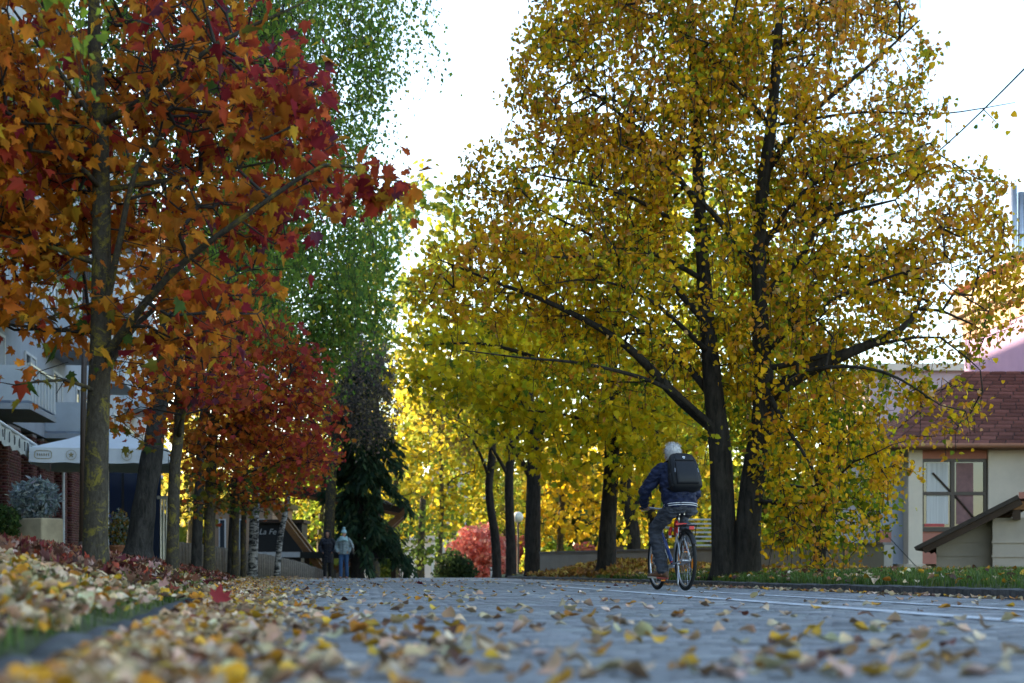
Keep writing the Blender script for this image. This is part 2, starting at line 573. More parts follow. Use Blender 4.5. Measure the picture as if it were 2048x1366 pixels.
CLUMP = ([(0, 0, 0), (.5, .25, .12), (.42, .8, -.05), (0, 1, .05), (-.45, .7, .1), (-.5, .2, -.06)], [(0, 1, 2, 3), (0, 3, 4, 5)])
NEEDLE = ([(-.06, 0, 0), (.06, 0, 0), (.16, .5, .02), (0, 1, -.05), (-.16, .5, .02)], [(0, 1, 2, 3, 4)])

def rand_rot(k, r, hang=0.0, flatness=0.0):
    """leaf frames: y axis along the leaf, z its normal; hang pulls tips down, flatness turns blades level"""
    d = r.normal(0, 1, (k, 3)); d[:, 2] -= hang
    d /= np.linalg.norm(d, axis=1, keepdims=True)
    nrm = r.normal(0, 1, (k, 3)); nrm[:, 2] += flatness * np.sign(r.random(k) - 0.04)
    nrm -= d * np.sum(nrm * d, 1, keepdims=True)
    nrm /= np.maximum(np.linalg.norm(nrm, axis=1, keepdims=True), 1e-6)
    x = np.cross(d, nrm)
    return np.stack([x, d, nrm], 2)      # columns

LJ = np.random.default_rng(99)
def leaves_np(tm, pos, size, R, cols):
    tv = np.array(tm[0], float)
    k = len(pos)
    V = np.einsum('kij,vj->kvi', R, tv) * size[:, None, None] + pos[:, None, :]
    nv = len(tv)
    fl = np.concatenate([np.array(f) for f in tm[1]])
    cnt = np.array([len(f) for f in tm[1]])
    L = (fl[None, :] + nv * np.arange(k)[:, None]).ravel()
    cv = np.repeat(cols, nv, 0)
    cv = np.clip(cv * (1 + LJ.normal(0, .14, (len(cv), 1))) * (1 + LJ.normal(0, .05, cv.shape)), .003, .92)
    return V.reshape(-1, 3), L, np.tile(cnt, k), cv

def palette(k, r, pal, w=None, jit=0.16):
    pal = np.array(pal, float)
    if w is not None:
        w = np.array(w, float); w = w / w.sum()
    idx = r.choice(len(pal), k, p=w)
    c = pal[idx] * (1 + r.normal(0, jit, (k, 1))) * (1 + r.normal(0, 0.06, (k, 3)))
    return np.clip(c, 0.003, 0.9)

# ------------------------------------------------------------------ trees
class Skel:
    def __init__(s):
        s.p = np.zeros((40000, 3)); s.par = np.full(40000, -1); s.rmin = np.zeros(40000); s.len = np.zeros(40000)
        s.n = 0; s.ends = []
    def node(s, p, par, rmin=0.0):
        i = s.n
        s.p[i] = p; s.par[i] = par; s.rmin[i] = rmin
        s.len[i] = 0 if par < 0 else s.len[par] + np.linalg.norm(s.p[i] - s.p[par])
        s.n += 1
        return i
    def poly(s, pts, rad, par=-1, step=0.22):
        """a limb given by its points and radii, smoothed; returns its node ids"""
        pts = [np.array(q, float) for q in pts]; ids = []
        k = len(pts)
        for i in range(k - 1):
            p0 = pts[max(i - 1, 0)]; p1 = pts[i]; p2 = pts[i + 1]; p3 = pts[min(i + 2, k - 1)]
            m = max(2, int(np.linalg.norm(p2 - p1) / step))
            for j in range(m):
                t = j / m
                q = 0.5 * ((2 * p1) + (-p0 + p2) * t + (2 * p0 - 5 * p1 + 4 * p2 - p3) * t * t + (-p0 + 3 * p1 - 3 * p2 + p3) * t ** 3)
                if i == 0 and j == 0 and par >= 0:
                    ids.append(par); continue
                par = s.node(q, par, rad[i] * (1 - t) + rad[i + 1] * t); ids.append(par)
        par = s.node(pts[-1], par, rad[-1]); ids.append(par)
        return ids
    def attach(s, A, r, step=0.28, wander=0.10, droop=0.0, lenbias=0.12, lo=0):
        d0 = np.min(np.linalg.norm(A[:, None, :] - s.p[None, lo:s.n:2, :], axis=2), 1)
        for q in A[np.argsort(d0 + r.normal(0, 0.15, len(A)))]:
            dv = q - s.p[lo:s.n]
            L = np.sqrt((dv * dv).sum(1))
            i = int(np.argmin(L + lenbias * s.len[lo:s.n] + np.where(dv[:, 2] < -0.5 * L, 0.35 * L, 0))) + lo
            L = L[i - lo]
            if L < 0.06: continue
            pa = s.par[i]
            dirp = (s.p[i] - s.p[pa]) if pa >= 0 else np.array([0, 0, 1.0])
            dirp = dirp / (np.linalg.norm(dirp) + 1e-9)
            b = s.p[i] + dirp * L * 0.35
            b[2] += L * 0.10
            m = max(1, int(L / step))
            par = i; a = s.p[i].copy()
            for j in range(1, m + 1):
                t = j / m
                x = (1 - t) ** 2 * a + 2 * t * (1 - t) * b + t * t * q
                if j < m: x = x + r.normal(0, wander * 0.4 * min(L, 1.0), 3) * 0.5
                x[2] -= droop * L * t * t
                par = s.node(x, par)
            s.ends.append(par)
    def strands(s, ends, r, lo, hi, step=0.16, sway=0.05):
        out = []
        for e in ends:
            L = r.uniform(lo, hi); k = max(2, int(L / step)); par = e
            dx = r.normal(0, sway, 2)
            for j in range(k):
                q = s.p[par] + np.array([dx[0] * step * 2 + r.normal(0, .012), dx[1] * step * 2 + r.normal(0, .012), -step * r.uniform(.8, 1.1)])
                par = s.node(q, par); out.append(par)
        return out
    def radii(s, r0=0.004, e=2.15, cap=None):
        n = s.n
        acc = np.zeros(n); kids = np.zeros(n, int)
        rad = np.zeros(n)
        for i in range(n - 1, -1, -1):
            rr = max(acc[i] ** (1 / e), r0)
            if s.rmin[i] > 0: rr = s.rmin[i]
            elif cap: rr = min(rr, cap)
            rad[i] = rr
            if s.par[i] >= 0:
                acc[s.par[i]] += (r0 if s.rmin[s.par[i]] > 0 else rr) ** e; kids[s.par[i]] += 1
        s.rad = rad; s.kids = kids
        return rad
    def mesh(s, sel, k=5):
        """tubes for the chosen nodes, each joining the node to its parent"""
        i = sel; p = s.par[i]
        A = s.p[p]; B = s.p[i]; ra = np.minimum(s.rad[p], s.rad[i] * 1.6); rb = s.rad[i]
        d = B - A; L = np.linalg.norm(d, axis=1, keepdims=True); d = d / np.maximum(L, 1e-6)
        ref = np.where(np.abs(d[:, 2:3]) < 0.9, np.array([[0, 0, 1.0]]), np.array([[1.0, 0, 0]]))
        u = np.cross(d, ref); u /= np.linalg.norm(u, axis=1, keepdims=True); w = np.cross(d, u)
        A = A - d * 0.25 * ra[:, None]; B = B + d * 0.25 * rb[:, None]
        ang = np.arange(k) * 2 * np.pi / k
        ring = u[:, None, :] * np.cos(ang)[None, :, None] + w[:, None, :] * np.sin(ang)[None, :, None]
        V = np.concatenate([A[:, None, :] + ring * ra[:, None, None], B[:, None, :] + ring * rb[:, None, None]], 1)
        f = np.array([[j, (j + 1) % k, k + (j + 1) % k, k + j] for j in range(k)])
        m = len(i)
        L = (f.ravel()[None, :] + 2 * k * np.arange(m)[:, None]).ravel()
        return V.reshape(-1, 3), L, np.full(m * k, 4)

def ell_points(ells, spacing, r, shell=0.35):
    """points spread through a union of ellipsoids: (u, v, ru, rv, d, rd[, density]) seen from the road"""
    out = []
    for e in ells:
        u, v, ru, rv, d, rd = e[:6]; dens = e[6] if len(e) > 6 else 1.0
        c = np.array(P(u, v, d)); rad = np.array([ru / F * d, rd, rv / F * d])
        vol = 4.19 * rad.prod()
        k = max(3, int(vol / spacing ** 3 * dens))
        q = r.normal(0, 1, (k, 3)); q /= np.linalg.norm(q, axis=1, keepdims=True)
        rr = r.random(k) ** (1 / 3.0) * (1 - shell) + shell * r.random(k) ** 0.15
        out.append(c + q * rr[:, None] * rad)
    return np.concatenate(out)

def trunk_mesh(pts, rad, n=14, amp=0.06, flare=0.35, flare_h=0.35, seed=0, step=0.11):
    """a trunk with a root flare and an uneven bark outline"""
    pts = [Vector(q) for q in pts]
    dense = []; rr = []
    k = len(pts)
    for i in range(k - 1):
        p0 = pts[max(i - 1, 0)]; p1 = pts[i]; p2 = pts[i + 1]; p3 = pts[min(i + 2, k - 1)]
        m = max(2, int((p2 - p1).length / step))
        for j in range(m):
            t = j / m
            dense.append(0.5 * ((2 * p1) + (-p0 + p2) * t + (2 * p0 - 5 * p1 + 4 * p2 - p3) * t * t + (-p0 + 3 * p1 - 3 * p2 + p3) * t ** 3))
            rr.append(rad[i] * (1 - t) + rad[i + 1] * t)
    dense.append(pts[-1]); rr.append(rad[-1])
    mb = MB(); 
    z0 = dense[0].z
    mb.tube(dense, rr, n)
    vs = []
    for i, p in enumerate(mb.v):
        ring = min(i // n, len(dense) - 1)
        c = dense[ring]; d = Vector(p) - c
        a = (i % n) / n * 6.283
        h = max(0, 1 - (c.z - z0) / flare_h)
        f = 1 + flare * h * h * (1 + 0.5 * math.sin(3 * a + seed) + 0.25 * math.sin(5 * a + 2 * seed))
        f += amp * mnoise.fractal(Vector((math.cos(a) * 2.2 + seed, math.sin(a) * 2.2, c.z * 1.6)), 0.7, 2.0, 3)
        vs.append(tuple(c + d * f))
    mb.v = vs
    return mb

def mkcol(pal, w=None, jit=0.16):
    return lambda pos, r: palette(len(pos), r, pal, w, jit)

def tree(name, label, base, trunks, limbs, ells, spacing, leaf, leaf_size, per_end, spread, colf, bark, twig,
         group=None, seed=0, hang=0.6, flat=0.0, strands=None, r0=0.004, droop=0.05, along=0.35, attach_from=None,
         lmat='leaf', indiv=0, cat='tree', gaps=0.0, trunk_n=14, size_var=0.22, twig_sides=4, per_node=1, cluster=0.0, flare=0.35, leaf_step=0.28, amp=0.06, clear=None, thin_=0.0):
    r = np.random.default_rng(seed + 100)
    base = Vector(base)
    root = thing(name, base, label, cat, group)
    sk = Skel()
    limb_ids = {}
    for i, (pts, rad) in enumerate(trunks):
        pts = [Vector(q) - base for q in pts]
        ids = sk.poly(pts, rad)
        limb_ids[('t', i)] = ids
        tm = trunk_mesh(pts, rad, trunk_n, seed=seed + i, flare=flare, amp=amp)
        tm.build('trunk', bark, root, sm=True)
    for pts, rad, par in limbs:
        pts = [Vector(q) - base for q in pts]
        ids = limb_ids[('t', par)]
        j = ids[int(np.argmin(np.linalg.norm(sk.p[ids] - np.array(pts[0]), axis=1)))]
        nid = sk.poly([sk.p[j]] + pts[1:], rad, j)
        mb = MB(); pp = [tuple(sk.p[q]) for q in nid]
        mb.tube(pp, [rad[0] + (rad[-1] - rad[0]) * t / (len(pp) - 1) for t in range(len(pp))], 8)
        mb.build('limb', bark, root, sm=True)
    nl = sk.n
    A = ell_points(ells, spacing, r) - np.array(base)
    if gaps > 0:
        keep = np.array([mnoise.noise(Vector(q) * 0.9 + Vector((seed, 0, 0))) > -0.35 + gaps * 0.5 - 0.25 or r.random() < 0.3 for q in A])
        A = A[keep]
    lo = 0
    if clear is not None:
        W = A + np.array(base); cu_, cv_ = uv_of(W)
        cw = np.zeros(len(A), bool)
        for line_, wd, ymax, pr in clear:
            for (u0, v0), (u1, v1) in zip(line_[:-1], line_[1:]):
                t_ = np.clip(((cu_ - u0) * (u1 - u0) + (cv_ - v0) * (v1 - v0)) / ((u1 - u0) ** 2 + (v1 - v0) ** 2), 0, 1)
                dd_ = np.hypot(cu_ - u0 - t_ * (u1 - u0), cv_ - v0 - t_ * (v1 - v0))
                cw |= (dd_ < wd) & (W[:, 1] < ymax)
        A = A[~(cw & (r.random(len(A)) < pr))]
    if attach_from is not None:
        for i in range(nl):
            if sk.p[i, 2] < attach_from and i in limb_ids[('t', 0)]: sk.len[i] += 30
    sk.attach(A, r, droop=droop, step=leaf_step)
    ends = np.array(sk.ends, int)
    st = []
    if strands:
        st = sk.strands(ends[r.random(len(ends)) < strands[2]], r, strands[0], strands[1])
    sk.radii(r0)
    sel = np.arange(nl, sk.n)
    sel = sel[sk.par[sel] >= 0]
    V, L, cnt = sk.mesh(sel, twig_sides)
    o = obj_np('branchwork', V, L, cnt, twig, root, smooth_=True); tag(o, kind='stuff')
    # leaves
    src = [np.repeat(ends, per_end)]
    thin = sel[(sk.rad[sel] < r0 * 2.6)]
    thin = thin[r.random(len(thin)) < along]
    src.append(np.repeat(thin, per_node))
    if len(st): src.append(np.repeat(np.array(st, int), max(1, per_node)))
    idx = np.concatenate(src)
    if thin_ > 0:
        nz = clumpy(sk.p[idx], .8, seed * 3.7)
        idx = idx[r.random(len(idx)) < np.clip(.80 - .25 * thin_ + 1.5 * thin_ * nz, .22, 1)]
    pos = sk.p[idx] + r.normal(0, spread, (len(idx), 3)) * np.array([1, 1, 0.8])
    size = leaf_size * np.clip(1 + r.normal(0, size_var, len(pos)), 0.45, 1.7)
    cols = colf(pos + np.array(base), r)
    R = rand_rot(len(pos), r, hang, flat)
    if indiv:
        # the leaves that show largest, one by one
        w = pos + np.array(base)
        uu = CX + F * w[:, 0] / w[:, 1]; vv = HY - F * (w[:, 2] - CAMZ) / w[:, 1]
        inv = (uu > 10) & (uu < 2038) & (vv > 10)
        score = np.where(inv, size / w[:, 1], 0)
        big = np.argsort(-score)[:indiv * 3]
        big = big[r.permutation(len(big))[:indiv]]
        var = []
        for q in range(14):
            c1 = cols[big[q]][None, :]
            Vv, Ll, cc, cl = leaves_np(leaf, np.zeros((1, 3)), np.ones(1), np.eye(3)[None], c1)
            var.append((c1[0], mesh_np('leaf', Vv, Ll, cc, M[lmat], cl)))
        vc = np.array([q[0] for q in var])
        for b in big:
            me = var[int(np.argmin(np.abs(vc - cols[b]).sum(1)))][1]
            lo_ = bpy.data.objects.new('leaf', me)
            m4 = Matrix([list(row) + [0] for row in R[b]] + [[0, 0, 0, 1]])
            lo_.matrix_local = Matrix.Translation(pos[b]) @ m4 @ Matrix.Scale(float(size[b]), 4)
            link(lo_, root)
        keep = np.ones(len(pos), bool); keep[big] = False
        pos, size, cols, R = pos[keep], size[keep], cols[keep], R[keep]
    V, L, cnt, cl = leaves_np(leaf, pos, size, R, cols)
    o = obj_np('crown', V, L, cnt, M[lmat], root, cl); tag(o, kind='stuff')
    STATS.append((name, sk.n, len(pos)))
    return root
STATS = []
def clumpy(pos, sc, seed):
    return np.array([mnoise.noise(Vector((p[0] * sc + seed, p[1] * sc, p[2] * sc))) for p in pos])
def uv_of(pos):
    return CX + F * pos[:, 0] / pos[:, 1], HY - F * (pos[:, 2] - CAMZ) / pos[:, 1]

# ------------------------------------------------------------------ the trees of the place
OR, OR2, RED, CRIM, PUR, YEL, OLV, GRN = (.45, .130, .016), (.50, .195, .02), (.36, .045, .022), (.25, .022, .03), (.15, .035, .06), (.55, .31, .03), (.15, .135, .02), (.055, .10, .02)
def uv_of(pos):
    return CX + F * pos[:, 0] / pos[:, 1], HY - F * (pos[:, 2] - CAMZ) / pos[:, 1]
def clumpy(pos, sc, seed):
    return np.array([mnoise.noise(Vector((p[0] * sc + seed, p[1] * sc, p[2] * sc))) for p in pos])

def col_maple_near(pos, r):
    k = len(pos)
    x = pos[:, 0] - (-3.05); z = pos[:, 2]
    redness = np.clip(0.10 + 0.42 * np.clip((x - 0.3) / 1.5, 0, 1) + 0.16 * np.clip((z - 2.9) / 1.8, 0, 1) + 0.45 * clumpy(pos, 1.8, 3) + r.normal(0, .06, k), 0, 1)
    green = np.clip(0.35 * np.clip((2.3 - z) / 0.8, 0, 1) + 0.35 * clumpy(pos, 1.3, 40) - 0.02, 0, 1)
    a = palette(k, r, [OR, OR2, (.56, .19, .02), YEL, RED], [4, 3, 3, .7, 1.2])
    b = palette(k, r, [RED, CRIM, PUR, (.45, .08, .02)], [4, 2.6, 1.0, 2.5])
    g = palette(k, r, [OLV, (.24, .16, .02), GRN, (.12, .075, .03)], [3, 3, 1.2, 1])
    t = r.random(k) * .6 + .15
    c = np.where((t < redness)[:, None], b, a)
    return np.where((r.random(k) * .7 + .05 < green)[:, None], g, c)

def col_maple_row(pos, r, cx, w):
    k = len(pos)
    x = (pos[:, 0] - cx) / w
    redness = np.clip(0.20 + 0.35 * x + 0.5 * clumpy(pos, 1.0, 9) + r.normal(0, .15, k), 0, 1)
    a = palette(k, r, [OR, (.50, .13, .02), OR2, (.44, .08, .02)], [4, 3, 1.5, 2])
    b = palette(k, r, [(.34, .03, .03), RED, PUR, (.42, .07, .03), (.40, .05, .05)], [2, 3, .8, 3, 2])
    c = np.where((r.random(k) < redness)[:, None], b, a)
    g = palette(k, r, [OLV, GRN, (.20, .14, .02)])
    low = np.clip((2.1 - pos[:, 2]) / 0.6, 0, .75)
    return np.where((r.random(k) < low)[:, None], g, c)

# --- maple standing on the bank
B0 = Vector((P(190, 0, 10.5).x, 10.5, zg(P(190, 0, 10.5).x, 10.5) - 0.03))
d0 = 10.5
tree('maple_tree', 'slim maple with orange and red leaves and a lichened grey trunk nearest the stone kerb', B0,
     [([B0, P(194, 900, d0), P(203, 600, d0), P(200, 250, d0), P(188, 60, d0), P(195, -200, d0), P(200, -420, d0)], [.093, .086, .074, .058, .047, .03, .012])],
     [([P(203, 520, d0), P(90, 490, d0 - .2), P(0, 470, d0 - .4)], [.026, .018, .008], 0),
      ([P(200, 690, d0), P(120, 660, d0 + .4), P(-60, 640, d0 + .6)], [.022, .015, .008], 0),
      ([P(205, 640, d0), P(240, 480, d0 - .2), P(275, 330, d0 - .3), P(350, 250, d0 - .3)], [.034, .027, .02, .010], 0),
      ([P(200, 250, d0), P(300, 190, d0 - .2), P(430, 90, d0 - .4), P(620, 0, d0 - .4)], [.030, .024, .016, .006], 0),
      ([P(205, 700, d0), P(330, 560, d0 - .5), P(480, 440, d0 - .8), P(650, 330, d0 - .9), P(740, 352, d0 - .9), P(815, 366, d0 - .9)], [.034, .026, .02, .014, .008, .004], 0),
      ([P(205, 780, d0), P(240, 690, d0 + .3), P(330, 600, d0 + .7), P(480, 520, d0 + .9)], [.030, .024, .017, .008], 0),
      ([P(203, 360, d0), P(400, 350, d0 + .3), P(560, 320, d0 + .4)], [.024, .017, .007], 0),
      ([P(196, 230, d0), P(100, 120, d0 - .1), P(20, 10, d0 - .2)], [.026, .019, .008], 0),
      ([P(203, 350, d0), P(130, 310, d0 - .4), P(0, 300, d0 - .5)], [.022, .016, .007], 0),
      ([P(198, 800, d0), P(130, 760, d0 - .3), P(30, 770, d0 - .4)], [.018, .012, .006], 0)],
     [(200, 120, 300, 260, d0, 1.3), (440, 120, 200, 190, d0, 1.0), (500, 330, 190, 150, d0 - .2, .9), (430, 500, 160, 120, d0 - .2, .8), (330, 610, 190, 90, d0 - .1, .8),
      (70, 330, 170, 200, d0, 1.0), (80, 580, 150, 110, d0 + .1, .9), (250, 330, 200, 190, d0 + .5, .8), (480, 640, 85, 60, d0 - .4, .4), (650, 350, 60, 55, d0 - .9, .35, 1.3),
      (765, 372, 78, 26, d0 - .9, .15, 26), (690, 400, 40, 30, d0 - .9, .15, 4), (110, 745, 130, 40, d0 - .3, .5), (280, 700, 90, 45, d0 - .3, .4), (200, -200, 300, 150, d0, 1.2, .6), (-120, 300, 150, 330, d0, 1.2, .5), (560, 200, 110, 110, d0 - .3, .6)],
     0.20, MAPLE_D, 0.080, 5, 0.08, col_maple_near, M['bark_grey'], M['twig'], seed=1, hang=0.8, flat=1.5, along=.45, r0=.0032, attach_from=1.3, indiv=300, gaps=.0, droop=.1, trunk_n=20, flare=.22, amp=.03, size_var=.36, thin_=.7, clear=[([(190, 1000), (203, 600), (200, 250), (188, 60), (195, -100)], 75, 10.65, .97), ([(205, 640), (240, 480), (275, 330)], 40, 10.4, .8), ([(205, 700), (330, 560), (480, 440), (650, 330)], 30, 9.7, .6)])

# --- smaller maples down the row
G_ROW = 'red maples in a row along the road edge'
for i, (u, d, wpx, ells, lab) in enumerate([
        (345, 18.5, 26, [(330, 740, 130, 80, 18.3, 1.3), (420, 760, 110, 70, 18.3, 1.1), (280, 840, 80, 50, 18.3, .9), (390, 640, 130, 80, 18.5, 1.2), (330, 520, 120, 90, 18.5, 1.2, .7)], 'thin grey-trunked maple with crimson leaves, second in the row from the big orange maple'),
        (418, 24.0, 24, [(520, 770, 150, 95, 24, 1.6), (590, 840, 110, 85, 23.8, 1.4), (430, 830, 110, 80, 24, 1.4), (470, 920, 130, 65, 24, 1.3), (620, 900, 70, 50, 23.7, 1.0), (560, 690, 80, 50, 24, 1.0), (410, 1000, 60, 40, 24, .7), (480, 660, 120, 60, 24, 1.2)], 'leaning-crowned maple with red and orange leaves overhanging the road, third in the row'),
        (470, 33.0, 15, [(520, 920, 110, 70, 33, 1.6), (480, 980, 90, 50, 33, 1.3), (570, 960, 70, 45, 33, 1.2), (440, 880, 70, 60, 33, 1.2)], 'young maple with rusty leaves and a slim trunk, fourth in the row'),
        (486, 36.0, 11, [(560, 880, 90, 60, 36, 1.5), (610, 920, 70, 45, 36, 1.2), (520, 1000, 60, 36, 36, 1.0)], 'thinnest maple of the row, purple-red leaves, close behind its neighbour')]):
    x = (u - CX) / F * d
    b = Vector((x, d, zg(x, d) - 0.03)); r_ = wpx / F * d / 2
    cu = np.mean([e[0] for e in ells])
    topv = min(e[1] - e[3] * .6 for e in ells)
    tree('maple_tree', lab, b, [([b, P(u + 4, 950, d), P(u + 14, 820, d), P(u + (cu - u) * .45, topv + 40, d), P(u + (cu - u) * .6, topv, d)], [r_, r_ * .88, r_ * .75, r_ * .45, .012])],
         [([P(u + 10, 880, d), P((u + cu) / 2 + 20, 830, d - .4), P(cu + 60, 770, d - .6)], [r_ * .5, r_ * .34, .01], 0),
          ([P(u + 12, 840, d), P(u - 30, 780, d + .3), P(u - 60, 740, d + .4)], [r_ * .4, r_ * .25, .01], 0)],
         ells, .29, MAPLE, .092, 7, .12, (lambda pos, r, c=(cu - CX) / F * d, w=120 / F * d: col_maple_row(pos, r, c, w)), M['bark_grey'], M['twig'],
         group=G_ROW, thin_=.4, seed=10 + i, hang=.8, flat=1.3, along=.5, r0=.004, attach_from=1.1, flare=.15, amp=.03)

# --- twin-trunked linden by the cycle lane
d1 = 21.5
B1 = Vector((P(1470, 0, d1).x, d1, zg(P(1470, 0, d1).x, d1) - 0.05))
def col_linden(pos, r):
    k = len(pos)
    u, v = uv_of(pos)
    inner = np.clip(1 - np.abs(u - 1400) / 420, 0, 1)
    gr = np.clip(0.22 + 0.5 * clumpy(pos, .55, 5) + 0.10 * inner + r.normal(0, .08, k), 0, .8)
    tan = np.clip(0.17 + 0.5 * clumpy(pos, .7, 77) + 0.25 * np.clip((u - 1500) / 400, 0, 1) + 0.3 * np.clip((500 - v) / 500, 0, 1), 0, .85)
    a = palette(k, r, [(.70, .385, .012), (.74, .44, .018), (.62, .335, .012), (.52, .34, .012)], [3, 2, 2, 1])
    t = palette(k, r, [(.64, .29, .03), (.58, .22, .03), (.60, .36, .15), (.46, .19, .03)], [3, 2, .8, 1])
    g = palette(k, r, [(.26, .25, .014), (.15, .19, .014), (.38, .33, .016), (.07, .12, .012)], [3, 2, 3, .5])
    c = np.where((r.random(k) < tan)[:, None], t, a)
    return np.where((r.random(k) < gr)[:, None], g, c)
tL = [B1 + Vector((-.14, 0, 0)), P(1447, 1050, d1), P(1440, 900, d1), P(1425, 760, d1), P(1408, 560, d1 + .2), P(1395, 330, d1 + .3), P(1385, 100, d1 + .3), P(1370, -150, d1 + .3)]
tR = [B1 + Vector((.15, -.05, 0)), P(1497, 1040, d1 - .1), P(1510, 930, d1 - .1), P(1528, 800, d1 - .2), P(1520, 640, d1 - .2), P(1520, 440, d1 - .2), P(1545, 220, d1 - .2), P(1560, 0, d1 - .2), P(1565, -200, d1 - .2)]
tree('linden_tree', 'large linden with two dark trunks and ochre yellow leaves behind the cyclist', B1,
     [(tL, [.215, .185, .17, .14, .11, .085, .06, .03]), (tR, [.235, .19, .18, .165, .12, .10, .08, .06, .03])],
     [([P(1530, 800, d1), P(1600, 750, d1 - .4), P(1700, 705, d1 - .8), P(1800, 660, d1 - 1.0), P(1835, 615, d1 - 1.0), P(1850, 560, d1 - 1)], [.125, .105, .085, .06, .035, .012], 1),
      ([P(1720, 700, d1 - .8), P(1830, 675, d1 - 1.2), P(1900, 690, d1 - 1.3), P(1960, 740, d1 - 1.3)], [.05, .035, .022, .008], 1),
      ([P(1440, 870, d1), P(1360, 800, d1 - .3), P(1250, 690, d1 - .7), P(1120, 615, d1 - 1.0), P(980, 560, d1 - 1.2), P(880, 520, d1 - 1.2)], [.095, .085, .07, .05, .03, .010], 0),
      ([P(1430, 780, d1), P(1330, 690, d1 + .4), P(1200, 640, d1 + .6), P(1080, 640, d1 + .8)], [.07, .055, .04, .012], 0),
      ([P(1415, 640, d1), P(1330, 560, d1 - .2), P(1200, 480, d1 - .4), P(1080, 420, d1 - .5)], [.06, .045, .03, .01], 0),
      ([P(1520, 560, d1), P(1460, 470, d1 - .4), P(1420, 420, d1 - .6), P(1330, 330, d1 - .8)], [.065, .05, .04, .012], 1),
      ([P(1520, 600, d1), P(1610, 500, d1 - .3), P(1650, 440, d1 - .5), P(1790, 400, d1 - .8)], [.075, .06, .04, .014], 1),
      ([P(1525, 340, d1), P(1620, 230, d1 - .3), P(1740, 130, d1 - .4), P(1840, 40, d1 - .5)], [.06, .045, .03, .01], 1),
      ([P(1525, 480, d1), P(1700, 400, d1 + .5), P(1850, 350, d1 + .7), P(1950, 340, d1 + .8)], [.05, .035, .02, .008], 1),
      ([P(1400, 400, d1), P(1300, 280, d1 + .2), P(1170, 170, d1 + .3), P(1080, 60, d1 + .3)], [.05, .04, .025, .01], 0),
      ([P(1545, 250, d1), P(1720, 225, d1 - .5), P(1880, 228, d1 - .7), P(2030, 205, d1 - .8)], [.03, .02, .012, .004], 1),
      ([P(1405, 560, d1), P(1280, 500, d1 - .5), P(1130, 515, d1 - .9), P(1000, 500, d1 - 1.1)], [.045, .034, .022, .008], 0),
      ([P(1440, 850, d1), P(1330, 775, d1 - .8), P(1180, 730, d1 - 1.3), P(1040, 715, d1 - 1.5), P(920, 700, d1 - 1.5)], [.05, .04, .028, .018, .007], 0),
      ([P(1400, 470, d1), P(1250, 390, d1 - .6), P(1080, 350, d1 - .9), P(980, 330, d1 - 1)], [.042, .032, .02, .007], 0),
      ([P(1420, 700, d1), P(1300, 600, d1 - 1.0), P(1190, 560, d1 - 1.5), P(1090, 570, d1 - 1.7)], [.045, .034, .022, .008], 0),
      ([P(1525, 700, d1), P(1640, 615, d1 - .8), P(1760, 560, d1 - 1.2), P(1900, 520, d1 - 1.4)], [.05, .036, .024, .008], 1),
      ([P(1530, 770, d1), P(1650, 735, d1 - 1.2), P(1770, 745, d1 - 1.6), P(1880, 810, d1 - 1.7)], [.045, .034, .022, .008], 1),
      ([P(1520, 500, d1), P(1600, 390, d1 - .8), P(1720, 325, d1 - 1.1), P(1830, 300, d1 - 1.2)], [.042, .032, .02, .007], 1),
      ([P(1540, 260, d1), P(1450, 150, d1 - .7), P(1360, 60, d1 - .9), P(1290, -20, d1 - 1)], [.038, .028, .018, .007], 1),
      ([P(1530, 780, d1), P(1570, 850, d1 - .8), P(1620, 930, d1 - 1.2), P(1650, 1020, d1 - 1.3)], [.05, .035, .022, .008], 1)],
     [(1450, -60, 420, 220, d1, 2.6, .8), (1280, 150, 270, 180, d1, 2.2), (1620, 180, 270, 200, d1, 2.2), (1430, 330, 330, 190, d1, 2.4, .8), (1150, 400, 260, 150, d1, 2.0), (1720, 430, 300, 150, d1, 2.0), (1090, 560, 280, 110, d1 - .4, 1.8),
      (1350, 580, 300, 140, d1 - .5, 2.2, .9), (1650, 590, 260, 130, d1 - .3, 2.0), (1880, 580, 170, 150, d1 - .3, 1.6), (1300, 720, 260, 90, d1 - .4, 1.6), (1560, 730, 200, 90, d1 - .6, 1.4), (1780, 760, 150, 80, d1 - .9, 1.0), (1890, 800, 100, 80, d1 - 1, .7),
      (1600, 930, 95, 130, d1 - .9, .8, 2.2), (1640, 1060, 115, 75, d1 - 1.1, .55, 3.2), (1750, 900, 90, 90, d1 - .6, .7, 1.8), (1130, 30, 80, 50, d1, 1.0), (1060, 140, 60, 100, d1, 1.0), (1960, 440, 70, 60, d1, .5, .7), (1940, 225, 100, 22, d1 - .8, .3, 1.6), (1500, 860, 110, 50, d1 - .7, .7), (940, 520, 110, 60, d1 - 1, .9)],
     .42, LINDEN, .072, 22, .10, col_linden, M['bark_dark'], M['twig'], seed=3, hang=1.1, flat=.25, along=.85, per_node=2, r0=.0055, attach_from=2.0, indiv=300, droop=.10, strands=(.25, .8, .35), flare=.25, trunk_n=18, twig_sides=3, thin_=.45,
     clear=[([(1440, 870), (1360, 800), (1250, 690), (1120, 615), (980, 560)], 42, 20.6, .8), ([(1530, 800), (1600, 750), (1700, 705), (1800, 660)], 45, 20.8, .85), ([(1520, 640), (1520, 440), (1545, 220), (1560, 0)], 45, 21.1, .75), ([(1440, 900), (1425, 760), (1408, 560), (1395, 330)], 40, 21.3, .7)])

